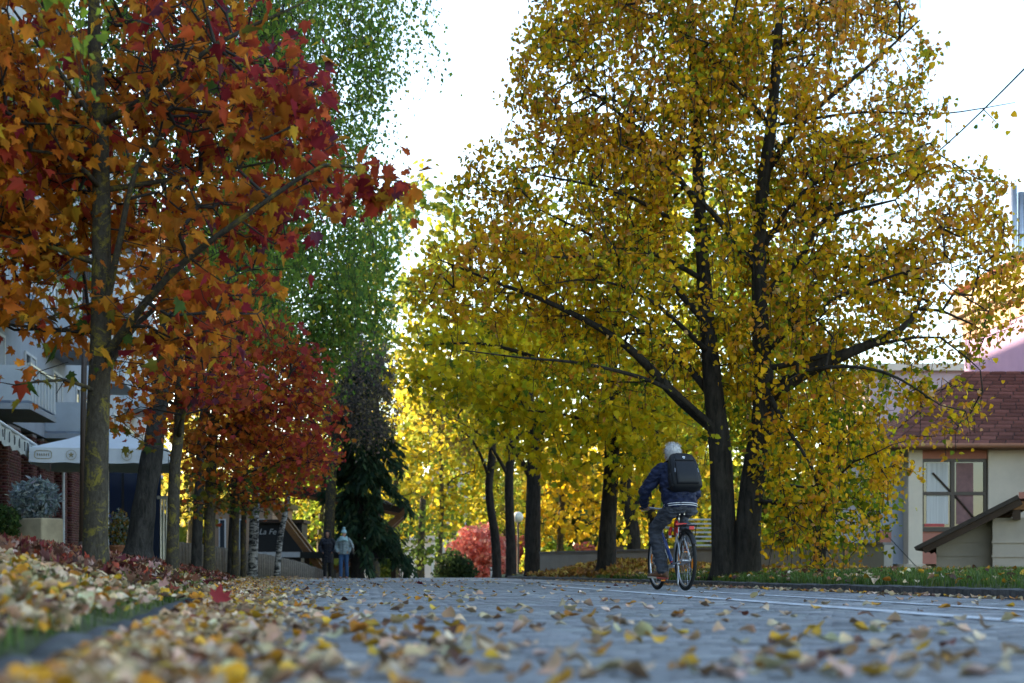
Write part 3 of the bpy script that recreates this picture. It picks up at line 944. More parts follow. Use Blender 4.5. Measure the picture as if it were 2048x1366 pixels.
# --- yellow maple on the leaf-covered mound, and neighbours behind
d2 = 34.0
b2 = Vector((P(1212, 0, d2).x, d2, zg(P(1212, 0, d2).x, d2) - .05))
YL = [(.72, .49, .014), (.66, .48, .016), (.56, .44, .018), (.32, .34, .02), (.10, .17, .02)]
tree('maple_tree', 'spreading yellow maple with a thick dark trunk on the leaf-strewn mound', b2,
     [([b2, P(1216, 1050, d2), P(1224, 900, d2), P(1220, 780, d2), P(1235, 640, d2), P(1240, 480, d2)], [.25, .20, .18, .15, .10, .04])],
     [([P(1220, 830, d2), P(1120, 740, d2 - .6), P(980, 690, d2 - 1), P(850, 690, d2 - 1.3)], [.10, .07, .045, .012], 0),
      ([P(1222, 800, d2), P(1300, 720, d2 - .4), P(1380, 680, d2 - .6)], [.08, .05, .014], 0),
      ([P(1222, 860, d2), P(1130, 830, d2 - 1), P(1040, 820, d2 - 1.5)], [.07, .045, .012], 0)],
     [(1000, 720, 220, 90, d2 - .6, 2.6), (1180, 780, 230, 120, d2 - .6, 2.8), (1320, 830, 160, 110, d2 - .6, 2.2), (1180, 900, 150, 80, d2 - 1, 2.0), (900, 760, 110, 60, d2 - 1, 1.6, .8), (1060, 850, 130, 70, d2 - .8, 1.8, .8),
      (1050, 580, 220, 110, d2, 2.6, .8), (1250, 600, 260, 140, d2, 2.6, .7), (1300, 950, 110, 70, d2 - .4, 1.2), (1200, 440, 220, 120, d2, 2.5, .6)],
     .62, MAPLE, .155, 9, .20, mkcol(YL, [4, 4, 3, 1.6, .7]), M['bark_dark'], M['twig'], seed=5, hang=1.0, flat=.5, along=.8, r0=.006, attach_from=2.6, droop=.12, twig_sides=3, flare=.2)

# --- slim trees further along the right edge
for i, (u, d, wpx, lean, ells, pal, w, lab) in enumerate([
        (1065, 47, 32, 2, [(1040, 760, 130, 120, 47, 2.6, .8), (1000, 640, 150, 110, 47, 2.6, .7), (1090, 860, 90, 70, 47, 1.8, .7)], YL, [3, 3, 2, 2, 1], 'dark thick-trunked tree with sparse yellow leaves at the end of the mound'),
        (1022, 52, 20, -4, [(980, 820, 110, 90, 52, 2.2, .7), (950, 720, 120, 90, 52, 2.2, .6), (1040, 700, 90, 80, 52, 2, .6)], YL, [3, 2, 2, 2, 1], 'slender straight tree between two other slim trunks beside the road'),
        (994, 54, 18, -16, [(930, 830, 100, 70, 54, 2.2, .6), (900, 740, 100, 80, 54, 2.2, .5), (960, 900, 70, 40, 54, 1.4, .6)], [(.40, .27, .03), (.32, .18, .04), (.25, .2, .03)], [1, 1, 1], 'slender tree with a bent trunk and many bare twigs beside the road')]):
    x = (u - CX) / F * d
    b = Vector((x, d, zg(x, d) - .05)); r_ = wpx / F * d / 2
    cu = np.mean([e[0] for e in ells])
    tree('slim_tree', lab, b, [([b, P(u + lean * .2, 1080, d), P(u + lean, 980, d), P(u + lean * .6, 880, d), P((u + cu) / 2, 760, d), P(cu, 660, d)], [r_ * 1.1, r_, r_ * .9, r_ * .8, r_ * .5, .03])],
         [([P(u + lean, 960, d), P(u - 50, 880, d - .5), P(u - 110, 840, d - .6)], [r_ * .45, r_ * .3, .015], 0), ([P(u, 900, d), P(u + 40, 820, d), P(u + 70, 760, d)], [r_ * .45, r_ * .3, .015], 0)],
         ells, .62, MAPLE, .17, 4, .22, mkcol(pal, w), M['bark_dark'], M['twig'], group='slim trees by the far road edge', seed=20 + i, hang=.9, flat=.4, along=.45, r0=.010, attach_from=2.6, twig_sides=3, flare=.15)
for i, (u, d, wpx, lab) in enumerate([(1262, 43, 26, 'crooked dark trunk with yellow leaves just behind the yellow maple on the mound'), (1305, 44, 22, 'leaning dark tree behind the cyclist with yellow leaves low on it')]):
    x = (u - CX) / F * d
    b = Vector((x, d, zg(x, d) - .05)); r_ = wpx / F * d / 2
    tree('crooked_tree', lab, b, [([b, P(u + 6, 1070, d), P(u - 12, 980, d), P(u + 6, 860, d), P(u + 10, 700, d)], [r_ * 1.2, r_, r_ * .9, r_ * .7, .03])],
         [([P(u, 1030, d), P(u + 40, 960, d), P(u + 70, 900, d)], [r_ * .5, r_ * .35, .02], 0)],
         [(u + 20, 820, 130, 120, d, 2.4), (u + 60, 960, 80, 70, d - .5, 1.6), (u, 1040, 50, 40, d - .5, 1, .8)], .75, MAPLE, .19, 7, .22, mkcol([(.55, .36, .02), (.46, .34, .02), (.2, .2, .02)], [3, 3, 1]),
         M['bark_dark'], M['twig'], seed=30 + i, hang=.8, flat=.4, along=.5, r0=.008, attach_from=1.0, twig_sides=3)

# --- green and yellow linden in front of the purple house
d3 = 29.0
b3 = Vector((P(1640, 0, d3).x, d3, zg(P(1640, 0, d3).x, d3) - .05))
tree('linden_tree', 'smaller linden with green and lemon leaves hanging before the beige wall', b3,
     [([b3, P(1642, 1040, d3), P(1650, 900, d3), P(1640, 760, d3), P(1620, 560, d3)], [.12, .10, .09, .07, .03])], [],
     [(1620, 900, 150, 130, d3, 1.8), (1700, 960, 90, 110, d3 - .3, 1.2), (1560, 780, 150, 110, d3, 1.8), (1690, 800, 100, 90, d3, 1.4), (1600, 1040, 110, 70, d3 - .4, 1.1), (1600, 600, 180, 130, d3, 1.8, .7), (1760, 980, 50, 70, d3, .8)],
     .50, LINDEN, .10, 11, .17, mkcol([(.13, .19, .014), (.22, .25, .014), (.07, .13, .014), (.62, .46, .014), (.68, .42, .012)], [3, 3, 1.6, 3, 2.4]), M['bark_dark'], M['twig'], seed=40, hang=1.1, flat=.3, along=.9, per_node=2, r0=.005, attach_from=.5, strands=(.3, .9, .5), twig_sides=3)

# --- birches behind the maples
GB = [(.10, .19, .030), (.13, .23, .032), (.20, .26, .032), (.07, .14, .030), (.50, .40, .03)]
d4 = 21.5
b4 = Vector((P(275, 0, d4).x, d4, zg(P(275, 0, d4).x, d4) - .05))
tree('birch_tree', 'old birch with a thick leaning black-fissured trunk beside the white parasol', b4,
     [([b4, P(290, 1000, d4), P(312, 860, d4), P(330, 700, d4), P(345, 450, d4), P(370, 200, d4), P(385, -150, d4)], [.215, .165, .145, .115, .09, .065, .025])],
     [([P(340, 520, d4), P(450, 330, d4 + .4), P(540, 100, d4 + .6), P(600, -100, d4 + .7)], [.05, .035, .02, .008], 0), ([P(345, 420, d4), P(250, 200, d4 - .4), P(130, 40, d4 - .8), P(60, -80, d4 - 1)], [.045, .03, .018, .008], 0)],
     [(380, -60, 260, 190, d4, 2.0, 1.0), (500, 120, 160, 150, d4 + .4, 1.4), (420, 330, 180, 140, d4 + .4, 1.5), (200, 150, 180, 170, d4, 1.4, .9), (120, 380, 120, 140, d4, 1.2, .7), (560, 330, 90, 120, d4 + .5, 1.0), (500, 520, 110, 90, d4 + .4, 1.0)],
     .42, BIRCH, .085, 6, .12, mkcol(GB, [3, 3, 2, 2, .4]), M['bark_birch'], M['twig'], seed=50, hang=1.6, along=.6, per_node=2, r0=.0035, attach_from=3.0, strands=(.5, 1.6, .8), twig_sides=3, flare=.5, amp=.16, trunk_n=20)
d5 = 30.0
for i, (u, d, wpx, bark, ells, lab, ln) in enumerate([
        (392, 29, 20, 'bark_birch', [(640, 80, 150, 150, 29, 2.2, 1.1), (690, -60, 120, 100, 29, 2.0), (560, 260, 150, 140, 29, 2.0), (660, 300, 80, 100, 29, 1.6), (770, -10, 75, 45, 29, 1.0, 1.3), (830, -60, 50, 50, 29, .8, 1.3), (770, 90, 45, 70, 29, .8, .8), (520, 60, 130, 150, 29, 2.0), (640, 430, 130, 100, 29, 1.8)], 'tall weeping birch with a dark foot, its long green strands hanging beside the open sky', 130),
        (505, 40, 18, 'bark_white', [(600, 560, 150, 110, 40, 2.4), (720, 470, 90, 90, 40, 2.0, .9), (690, 600, 100, 80, 40, 2.0), (560, 700, 110, 80, 40, 2.0), (500, 450, 120, 110, 40, 2.2), (780, 430, 55, 50, 40, 1.2, .8), (640, 680, 70, 60, 40, 1.4)], 'white-barked birch with full green crown behind the palisade', 60),
        (462, 36, 15, 'bark_birch', [(450, 560, 130, 130, 36, 2.0), (420, 700, 110, 70, 36, 1.8), (520, 640, 90, 80, 36, 1.6)], 'dark slender birch in front of the dark kiosk', 20)]):
    x = (u - CX) / F * d
    b = Vector((x, d, zg(x, d) - .05)); r_ = wpx / F * d / 2
    cu = np.mean([e[0] for e in ells]); tv = min(e[1] for e in ells)
    tree('birch_tree', lab, b, [([b, P(u + 6, 1000, d), P(u + 20, 800, d), P(u + ln * .6, 500, d), P(u + ln, tv + 100, d), P(u + ln * 1.1, tv - 40, d)], [r_ * 1.1, r_, r_ * .85, r_ * .6, r_ * .3, .012])],
         [([P(u + ln * .5, 560, d), P((u + ln + cu) / 2, 420, d), P(cu + 20, tv + 120, d)], [r_ * .4, r_ * .28, .012], 0)],
         ells, .50, BIRCH, .095 if i == 0 else .125, 5, .15, mkcol(GB, [3, 3, 2.5, 1.5, .5]), M[bark], M['twig'], group='birches behind the maple row', seed=60 + i, hang=1.6, along=.6, per_node=2, r0=.0042, attach_from=3.2, strands=(.6, 2.2 if i == 0 else 1.5, .8), twig_sides=3, flare=.2)
# the leaning young birch before the kiosk
x = (553 - CX) / F * 42; b = Vector((x, 42, zg(x, 42) - .05))
tree('birch_tree', 'thin white leaning birch crossing the timber brace', b, [([b, P(560, 1080, 42), P(572, 1020, 42), P(583, 940, 42), P(596, 820, 42)], [.10, .085, .075, .06, .02])], [],
     [(600, 900, 80, 50, 42, 1.2), (590, 800, 90, 60, 42, 1.3), (560, 960, 60, 30, 42, .8)], .45, BIRCH, .09, 5, .13, mkcol(GB, [3, 3, 2, 2, .5]), M['bark_white'], M['twig'], seed=70, hang=1.4, along=.6, per_node=2, r0=.005, attach_from=1.8, strands=(.3, .9, .7), twig_sides=3, flare=.1)
# near birch spray hanging over the maple; its trunk stands out of the picture on the bank
d6 = 7.6
b6 = Vector((-3.9, d6, zg(-3.9, d6) - .05))
tree('birch_tree', 'birch whose light green sprays hang down in front of the orange maple', b6,
     [([b6, Vector((-3.85, d6, 1.5)), Vector((-3.75, d6, 3.0)), Vector((-3.6, d6, 4.6)), Vector((-3.5, d6, 5.6))], [.12, .10, .085, .05, .02])],
     [([Vector((-3.7, d6, 3.6)), P(0, -180, d6), P(110, -130, d6), P(170, -60, d6)], [.03, .02, .012, .005], 0)],
     [(120, -20, 70, 50, d6, .22, 2.5), (190, 10, 40, 40, d6, .14, 2.5), (60, -140, 150, 60, d6, .4, .6)], .17, BIRCH, .066, 3, .045, mkcol([(.24, .32, .03), (.16, .25, .03), (.32, .38, .04)]), M['bark_white'], M['twig'], seed=80, hang=2.0, along=.2, per_node=1, r0=.0018, attach_from=2.5, strands=(.35, .95, .6), twig_sides=3, leaf_step=.12, lmat='leaf_bright')

# --- dark spruce and a bare grey tree behind the people
d7 = 52.6
def spruce(u, d, topv, rad, label, seed, colr):
    r = np.random.default_rng(seed)
    x = (u - CX) / F * d; b = Vector((x, d, zg(x, d) - .05))
    root = thing('spruce_tree', b, label, 'tree')
    H = P(u, topv, d).z - b.z
    trunk_mesh([Vector((0, 0, 0)), Vector((.05, 0, H * .4)), Vector((0, .05, H * .8)), Vector((0, 0, H))], [.24, .19, .09, .02], 12, seed=seed).build('trunk', M['bark_dark'], root, sm=True)
    Vb = MB(); pos = []; dirs = []
    z = H * .17
    while z < H * .98:
        f = 1 - z / H
        for q in range(4):
            a = r.uniform(0, 6.283); L = rad * (f ** .3 * .9 + .1) * r.uniform(.3, 1.3) * (1 - .55 * (math.cos(a) < -.2 and z < H * .45))
            pts = []
            for t in np.linspace(0, 1, 7):
                pts.append(Vector((math.cos(a) * L * t, math.sin(a) * L * t, z + .10 * L * t - .75 * L * t * t)))
            Vb.tube(pts, [.03 * (1 - t) + .006 for t in np.linspace(0, 1, 7)], 4)
            for t in np.linspace(.2, 1, int(9 + L * 9)):
                p = np.array([math.cos(a) * L * t, math.sin(a) * L * t, z + .10 * L * t - .75 * L * t * t])
                for _ in range(5):
                    dv = np.array([math.cos(a) * .4 + r.normal(0, .45), math.sin(a) * .4 + r.normal(0, .45), -.9 + r.normal(0, .3)])
                    pos.append(p + r.normal(0, .07, 3)); dirs.append(dv)
        z += .33
    o = Vb.build('branchwork', M['twig'], root); tag(o, kind='stuff')
    pos = np.array(pos); dirs = np.array(dirs); dirs /= np.linalg.norm(dirs, axis=1, keepdims=True)
    k = len(pos)
    nn = r.normal(0, 1, (k, 3)); nn -= dirs * (nn * dirs).sum(1, keepdims=True); nn /= np.linalg.norm(nn, axis=1, keepdims=True)
    R = np.stack([np.cross(dirs, nn), dirs, nn], 2)
    V, L, c, cl = leaves_np(NEEDLE, pos, r.uniform(.22, .48, k), R, palette(k, r, colr))
    o = obj_np('crown', V, L, c, M['leaf'], root, cl); tag(o, kind='stuff')
    return root
spruce(716, d7, 690, 1.85, 'dark drooping spruce behind the two walking people', 5, [(.022, .050, .028), (.032, .068, .034), (.055, .085, .040)])
x = (655 - CX) / F * 51.8; b = Vector((x, 51.8, zg(x, 51.8) - .05))
tree('bare_tree', 'grey leafless tree rising behind the dark spruce', b, [([b, P(660, 1020, 51.8), P(668, 900, 51.8), P(690, 760, 51.8), P(710, 640, 51.8)], [.22, .19, .16, .10, .03])],
     [([P(668, 900, 51.8), P(720, 800, 51.5), P(760, 740, 51.3)], [.07, .05, .015], 0), ([P(680, 820, 51.8), P(650, 730, 51.8), P(640, 660, 51.8)], [.06, .04, .015], 0)],
     [(715, 740, 85, 100, 51.3, 1.6), (740, 820, 60, 70, 51.2, 1.3), (670, 690, 70, 60, 51.8, 1.3), (620, 780, 60, 60, 51.8, 1.2, .6)], .34, BIRCH, .10, 3, .2, mkcol([(.20, .15, .11), (.26, .21, .07), (.18, .14, .12)]), M['bark_grey'], M['twig_grey'], seed=90, along=.15, r0=.010, attach_from=3.5, strands=(.3, .9, .8), twig_sides=3)

# --- trees in the sunlit park beyond the crest
SY = [(.62, .42, .02), (.55, .42, .03), (.42, .36, .03), (.20, .25, .03)]
SG = [(.16, .24, .02), (.22, .28, .03), (.10, .17, .02), (.46, .38, .03)]
park = [
    (640, 82, [(620, 1000, 90, 80, 82, 3.0), (650, 900, 110, 100, 82, 3.5)], SG, 'lime green sunlit tree seen through the timber frame'),
    (790, 74, [(800, 960, 80, 90, 74, 3.0), (830, 860, 90, 90, 74, 3.0), (770, 1040, 60, 50, 74, 2.0)], SY, 'golden sunlit tree beside the tip of the timber roof'),
    (842, 70, [(842, 1070, 82, 58, 70, 2.0, 1.3)], [(.10, .17, .03), (.14, .21, .03), (.20, .24, .03), (.08, .13, .03)], 'small round-crowned green tree at the end of the road'),
    (880, 92, [(880, 900, 100, 130, 92, 4), (900, 760, 120, 110, 92, 4), (860, 1020, 70, 60, 92, 3)], SY, 'tall yellow tree behind the round green tree'),
    (945, 100, [(935, 960, 80, 110, 100, 4), (930, 1050, 90, 60, 100, 3), (960, 840, 90, 80, 100, 4)], SG, 'loose green tree above the red bush'),
    (1010, 96, [(1010, 980, 80, 110, 96, 4), (1040, 850, 100, 100, 96, 4), (1000, 720, 110, 110, 96, 4)], [(.40, .36, .03), (.26, .30, .03), (.5, .4, .03)], 'pale yellow-green tree behind the slim trunks'),
    (1120, 72, [(1120, 1000, 80, 90, 72, 3), (1180, 940, 90, 90, 72, 3), (1110, 900, 70, 60, 72, 2.4), (1150, 1060, 90, 40, 72, 2)], [(.66, .38, .015), (.60, .42, .02), (.5, .36, .03)], 'orange-gold sunlit tree left of the dark mound trunk'),
    (1330, 80, [(1330, 980, 130, 110, 80, 4), (1420, 900, 140, 120, 80, 4), (1280, 860, 130, 110, 80, 4), (1360, 1070, 110, 50, 80, 3)], SY, 'wide golden tree behind the cyclist'),
    (1560, 62, [(1540, 960, 120, 110, 62, 3), (1480, 860, 120, 110, 62, 3), (1600, 820, 120, 120, 62, 3), (1480, 650, 160, 150, 62, 3.5), (1420, 450, 200, 150, 62, 3.5, .6)], SG, 'green tree behind the twin-trunked linden'),
    (380, 78, [(380, 980, 70, 80, 78, 3), (420, 880, 90, 90, 78, 3), (360, 880, 60, 60, 78, 3)], [(.50, .36, .03), (.40, .33, .05), (.3, .28, .04)], 'yellow tree between the birch trunk and the palisade'),
    (752, 64, [(810, 500, 105, 125, 64, 3.0, .8), (865, 400, 75, 75, 64, 2.4, .8), (770, 640, 110, 90, 64, 3.0, .8), (880, 580, 90, 90, 64, 3, .7)], [(.20, .23, .025), (.14, .19, .025), (.30, .26, .02)], 'tall airy yellow-green tree rising between the birch and the linden'),
    (740, 96, [(740, 800, 120, 130, 96, 4), (720, 940, 120, 90, 96, 4), (560, 960, 100, 80, 96, 4)], [(.45, .40, .03), (.3, .33, .03), (.55, .42, .03)], 'broad yellow-green tree far behind the spruce')]
for i, (u, d, ells, pal, lab) in enumerate(park):
    x = (u - CX) / F * d
    b = Vector((x, d, zg(x, d) - .05)); vt = min(e[1] for e in ells)
    tree('park_tree', lab, b, [([b, P(u, 1090, d), P(u + 4, 1000, d), P(u, (vt + 1000) / 2, d), P(u, vt, d)], [.20, .17, .15, .11, .03])], [],
         ells, 1.05, CLUMP, .27 if i != 2 else .2, 9 if i != 2 else 14, .38, mkcol(pal), M['bark_grey'], M['twig'], group='sunlit trees in the park', seed=200 + i, hang=.5, along=.6, per_node=2, r0=.015, attach_from=1.2, twig_sides=3, leaf_step=.45, lmat='leaf_bright')

def bush(name, label, u, d, vtop, ru, depth, pal, size, n, seed, cat='bush', group=None, stems=7, zoff=0, lm='leaf_bright', tm=CLUMP):
    r = np.random.default_rng(seed)
    x = (u - CX) / F * d; b = Vector((x, d, zg(x, d) + zoff))
    H = P(u, vtop, d).z - b.z; W = ru / F * d
    root = thing(name, b, label, cat, group)
    mb = MB()
    for q in range(stems):
        a = r.uniform(0, 6.28); f = r.uniform(.2, .8)
        mb.tube([(0, 0, -.03), (math.cos(a) * W * f * .4, math.sin(a) * depth * f * .4, H * .4), (math.cos(a) * W * f, math.sin(a) * depth * f, H * r.uniform(.7, .95))], [.02 * W + .01, .012 * W + .006, .004], 5)
    mb.build('stem', M['twig'], root)
    q = r.normal(0, 1, (n, 3)); q /= np.linalg.norm(q, axis=1, keepdims=True)
    rr = (r.random(n) ** .33) * (1 + .18 * np.array([mnoise.noise(Vector(p) * 2.3 + Vector((seed, 0, 0))) for p in q]))
    pos = q * rr[:, None] * np.array([W, depth, H * .52]) + np.array([0, 0, H * .52])
    pos = pos[pos[:, 2] > .03]
    k = len(pos)
    V, L, c, cl = leaves_np(tm, pos, r.uniform(.6, 1.3, k) * size, rand_rot(k, r, .1), palette(k, r, pal))
    o = obj_np('foliage', V, L, c, M[lm], root, cl); tag(o, kind='stuff')
    return root
bush('bush', 'bright coral red bush in the sun beyond the road end', 958, 86, 1052, 62, 1.6, [(.78, .27, .22), (.74, .22, .18), (.80, .36, .30), (.6, .15, .12)], .22, 3500, 1)
bush('bush', 'second coral red bush half hidden by the slim trunks', 1030, 88, 1075, 42, 1.3, [(.55, .10, .07), (.40, .08, .05), (.3, .12, .05)], .22, 1500, 2)
bush('bush', 'dark green clipped bush beside the coral red bush', 908, 76, 1108, 42, 1.1, [(.03, .055, .02), (.045, .075, .025), (.02, .04, .02)], .15, 2600, 3)
bush('bush', 'pink-red bush low behind the mound', 1170, 84, 1088, 40, 1.2, [(.5, .12, .09), (.4, .1, .06), (.3, .2, .05)], .2, 1500, 4)
bush('bush', 'light green shrub in the sun by the slim trunks', 1100, 80, 1085, 60, 1.4, SG, .22, 2200, 6)
bush('bush', 'green shrub beside the hut at the road end', 770, 72, 1085, 24, .8, [(.07, .12, .03), (.12, .17, .03)], .16, 1200, 7)

# far wood closing the view
r = np.random.default_rng(5)
k = 15000
x = r.uniform(-75, 75, k); y = 135 + r.uniform(0, 14, k)
h = np.array([10.5 + 3.5 * mnoise.noise(Vector((q * .09, 0, 0))) + 2.0 * mnoise.noise(Vector((q * .35, 7, 0))) for q in x])
z = -1.1 + r.random(k) ** .8 * h
V, L, c, cl = leaves_np(CLUMP, np.stack([x, y, z], 1), r.uniform(.9, 2.0, k), rand_rot(k, r, .2), palette(k, r, [(.14, .16, .03), (.24, .22, .03), (.08, .11, .03), (.28, .20, .03)]))
o = obj_np('far_wood', V, L, c, M['leaf'], None, cl)
tag(o, 'far mixed wood of autumn trees closing the view', 'wood', kind='stuff')

# ------------------------------------------------------------------ buildings and street things
def brick_mat():
    m = attr_mat('red_brick', 0.85, .3, 40, .2)
    return m
M['brick'] = brick_mat()
M['mortar'] = mat('mortar', (.20, .17, .155), .95, .2, 8)
M['concrete'] = mat('pale_concrete', (.34, .36, .40), .85, .12, 1.2, .15)
M['panel'] = mat('balcony_panel', (.46, .50, .55), .55, .08, 2)
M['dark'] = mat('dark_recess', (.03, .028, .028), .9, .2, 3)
M['frame_w'] = mat('white_frame', (.55, .56, .58), .5, .06, 5)
M['curtain'] = mat('curtain', (.42, .43, .45), .9, .15, 4, stretch=(8, 8, .3))
M['brown_metal'] = mat('brown_painted_steel', (.045, .028, .022), .45, .15, 6)
M['steel'] = mat('galvanised_steel', (.42, .44, .46), .35, .12, 5, metal=.9)
M['timber'] = mat('glulam_timber', (.20, .085, .028), .6, .3, 5, .15, stretch=(1, 1, 6))
M['timber_dark'] = mat('dark_timber', (.045, .024, .014), .7, .3, 6, .15)
M['kiosk'] = mat('kiosk_black', (.014, .014, .016), .5, .2, 4)
M['white_wall'] = mat('white_render', (.70, .68, .64), .9, .06, 2)
M['palisade'] = mat('palisade_concrete', (.14, .118, .10), .9, .3, 9, .4)
M['planter'] = mat('planter_concrete', (.33, .27, .185), .9, .25, 4, .3)
def glass(name, tint, rough=.06):
    m, nt, bs = new_mat(name)
    bs.inputs['Base Color'].default_value = (*tint, 1); bs.inputs['Roughness'].default_value = rough
    bs.inputs['Specular IOR Level'].default_value = .8
    n = noise_node(nt, 1.2, 3, .5, coords(nt)); bump(nt, bs, n, .05, .02)
    return m
M['glass'] = glass('window_glass', (.035, .045, .055))
M['blueglass'] = glass('blue_screen', (.012, .022, .055), .12)

def brick_wall(parent, name, rects, bl=.24, bh=.071, gap=.012, seed=1):
    """rects: (origin, along unit vector, outward unit vector, length, z0, z1): bricks in stretcher bond, 12 mm proud of the mortar"""
    r = np.random.default_rng(seed)
    Vs = []; Cs = []
    for o, a, nrm, Ln, z0, z1 in rects:
        o = np.array(o); a = np.array(a); nrm = np.array(nrm)
        row = 0; z = z0
        while z < z1 - bh * .5:
            s = -(row % 2) * (bl + gap) / 2
            while s < Ln - .02:
                s0, s1 = max(s, 0), min(s + bl, Ln)
                if s1 - s0 > .03:
                    j = r.normal(0, .0015)
                    c = [o + a * q + nrm * h + np.array([0, 0, w]) for h in (-.01, .012 + j) for q, w in ((s0, z), (s1, z), (s1, z + bh), (s0, z + bh))]
                    Vs.append(c)
                    g = r.uniform(.65, 1.3)
                    Cs.append(np.array([.125, .040, .036]) * g + r.normal(0, .006, 3))
                s += bl + gap
            z += bh + gap; row += 1
    V = np.array(Vs).reshape(-1, 3); k = len(Vs)
    f = np.array([[4, 5, 6, 7], [0, 1, 5, 4], [1, 2, 6, 5], [2, 3, 7, 6], [3, 0, 4, 7]])
    L = (f.ravel()[None, :] + 8 * np.arange(k)[:, None]).ravel()
    ob = obj_np(name, V, L, np.full(k * 5, 4), M['brick'], parent, np.repeat(np.clip(np.array(Cs), .01, .5), 8, 0))
    tag(ob, kind='stuff')
    return ob

# --- apartment block on the left; local y runs along the street, local x towards the road
apt = thing('apartment_building', (-9.2, 0, 0), 'tall pale apartment block with brick ground floor and balconies', 'building', rz=math.atan(.12))
AE = 70.0
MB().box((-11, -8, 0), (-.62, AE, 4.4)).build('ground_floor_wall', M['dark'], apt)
MB().box((-11, -8, 4.4), (0, AE, 17.6)).build('wall', M['concrete'], apt)
MB().box((-11.3, -8.3, 17.6), (.35, AE + .3, 17.9)).build('roof', M['dark'], apt)
rects = []
y = 30.0
piers = MB()
k = 0
while y < AE - 1:
    w = 1.7 if k % 2 == 0 else .55
    piers.box((-.9, y, 0), (-.02, y + w, 4.35))
    rects.append(((-.02, y, .3), (0, 1, 0), (1, 0, 0), w, 0, 4.0))
    rects.append(((-.9, y, .3), (1, 0, 0), (0, -1, 0), .88, 0, 4.0))
    y += w + (1.6 if k % 2 == 0 else .9)
    k += 1
piers.build('pier_core', M['mortar'], apt)
rects.append(((-.62, 36.0, .3), (0, 1, 0), (1, 0, 0), 20.0, .5, 3.0))
brick_wall(apt, 'brickwork', rects)
for fl in range(4):
    z = 4.5 + fl * 2.75
    for b in range(11):
        y0 = 25.5 + b * 4.0
        w = MB().box((-.06, y0, z + .75), (.03, y0 + 1.5, z + 2.15))
        wf = MB()
        for q in ((y0, y0 + .08), (y0 + .71, y0 + .79), (y0 + 1.42, y0 + 1.5)):
            wf.box((.0, q[0], z + .75), (.06, q[1], z + 2.15))
        for q in (z + .75, z + 2.07): wf.box((.0, y0 + .08, q), (.055, y0 + 1.42, q + .08))
        wo = wf.build('window', M['frame_w'], apt)
        MB().box((-.02, y0 + .08, z + .83), (.02, y0 + .71, z + 2.07)).build('pane', M['glass'], wo)
        MB().box((-.02, y0 + .79, z + .83), (.02, y0 + 1.42, z + 2.07)).build('pane', M['curtain'], wo)
        if b % 2 == 1:
            bal = MB().box((.0, y0 - 1.1, z - .12), (1.25, y0 + 2.3, z + .03)).build('balcony', M['concrete'], apt)
            pm = MB()
            for j in range(17):
                pm.box((1.2, y0 - 1.1 + j * .2, z + .10), (1.245 if j % 2 else 1.225, y0 - .9 + j * .2, z + 1.0))
            pm.build('balcony_panel', M['panel'], bal)
            for s in (-1.1, 2.26): MB().box((.02, y0 + s, z + .10), (1.2, y0 + s + .04, z + 1.0)).build('balcony_side', M['panel'], bal)
            MB().box((1.18, y0 - 1.12, z + 1.0), (1.27, y0 + 2.32, z + 1.06)).build('handrail', M['steel'], bal)
# shop door panel and drainpipes on the brick front
MB().box((-.60, 40.2, .8), (-.50, 41.3, 3.0)).build('door', M['frame_w'], apt)
for yy in (36.4, 47.0): MB().tube([(.08, yy, .3), (.08, yy, 4.3)], .045, 10).build('drainpipe', M['frame_w'], apt)

def zl(u, d): 
    x = (u - CX) / F * d
    return x, zg(x, d)

# --- awning with worn lettering
aw0, aw1 = P(-30, 832, 24.6), P(72, 890, 31.0)
aw0.z = aw1.z = 2.98
back = Vector((-2.6, -.3, .95))
aw = thing('awning', (aw0.x, aw0.y, 2.6), 'worn white shop awning with dark print on the brick front', 'awning')
q = aw.location
cloth = mat('awning_cloth', (.50, .50, .47), .9, .2, 4, .1)
MB().add([aw0 - q, aw1 - q, aw1 + back - q, aw0 + back - q, aw0 - q + Vector((0, 0, .03)), aw1 - q + Vector((0, 0, .03)), aw1 + back - q + Vector((0, 0, .03)), aw0 + back - q + Vector((0, 0, .03))],
         [(0, 1, 2, 3), (7, 6, 5, 4), (0, 4, 5, 1), (1, 5, 6, 2), (2, 6, 7, 3), (3, 7, 4, 0)]).build('canopy', cloth, aw)
MB().tube([aw0 - q, aw1 - q], .035, 8).build('front_bar', M['frame_w'], aw)
val = MB(); nseg = 26
e = (aw1 - aw0); nv = Vector((e.y, -e.x, 0)).normalized()
vs = []; fs = []
for i in range(nseg + 1):
    p = aw0 + e * (i / nseg) - q
    wv = nv * (.02 * math.sin(i * 1.3))
    h = .36 + .03 * math.sin(i * math.pi / 2)
    vs += [p + wv, p + wv + Vector((0, 0, -h)), p + wv - nv * .012, p + wv - nv * .012 + Vector((0, 0, -h))]
for i in range(nseg):
    a = i * 4
    fs += [(a, a + 4, a + 5, a + 1), (a + 2, a + 3, a + 7, a + 6), (a + 1, a + 5, a + 7, a + 3)]
vo = val.add(vs, fs).build('valance', cloth, aw)
ink = mat('awning_print', (.10, .10, .11), .9, .3, 9)
rr = random.Random(4)
for i in range(9):
    t = (i + .8) / 10
    p = aw0 + e * t - q + nv * .035 + Vector((0, 0, -.19))
    d_ = e.normalized()
    g = MB()
    for s in range(2):
        c = p + d_ * rr.uniform(-.12, .12)
        hh = rr.uniform(.06, .12); ln = rr.uniform(-.06, .06)
        g.tube([c + Vector((0, 0, -hh)), c + d_ * ln + Vector((0, 0, hh))], .022, 5, flat=.3)
    g.build('print_mark', ink, vo)

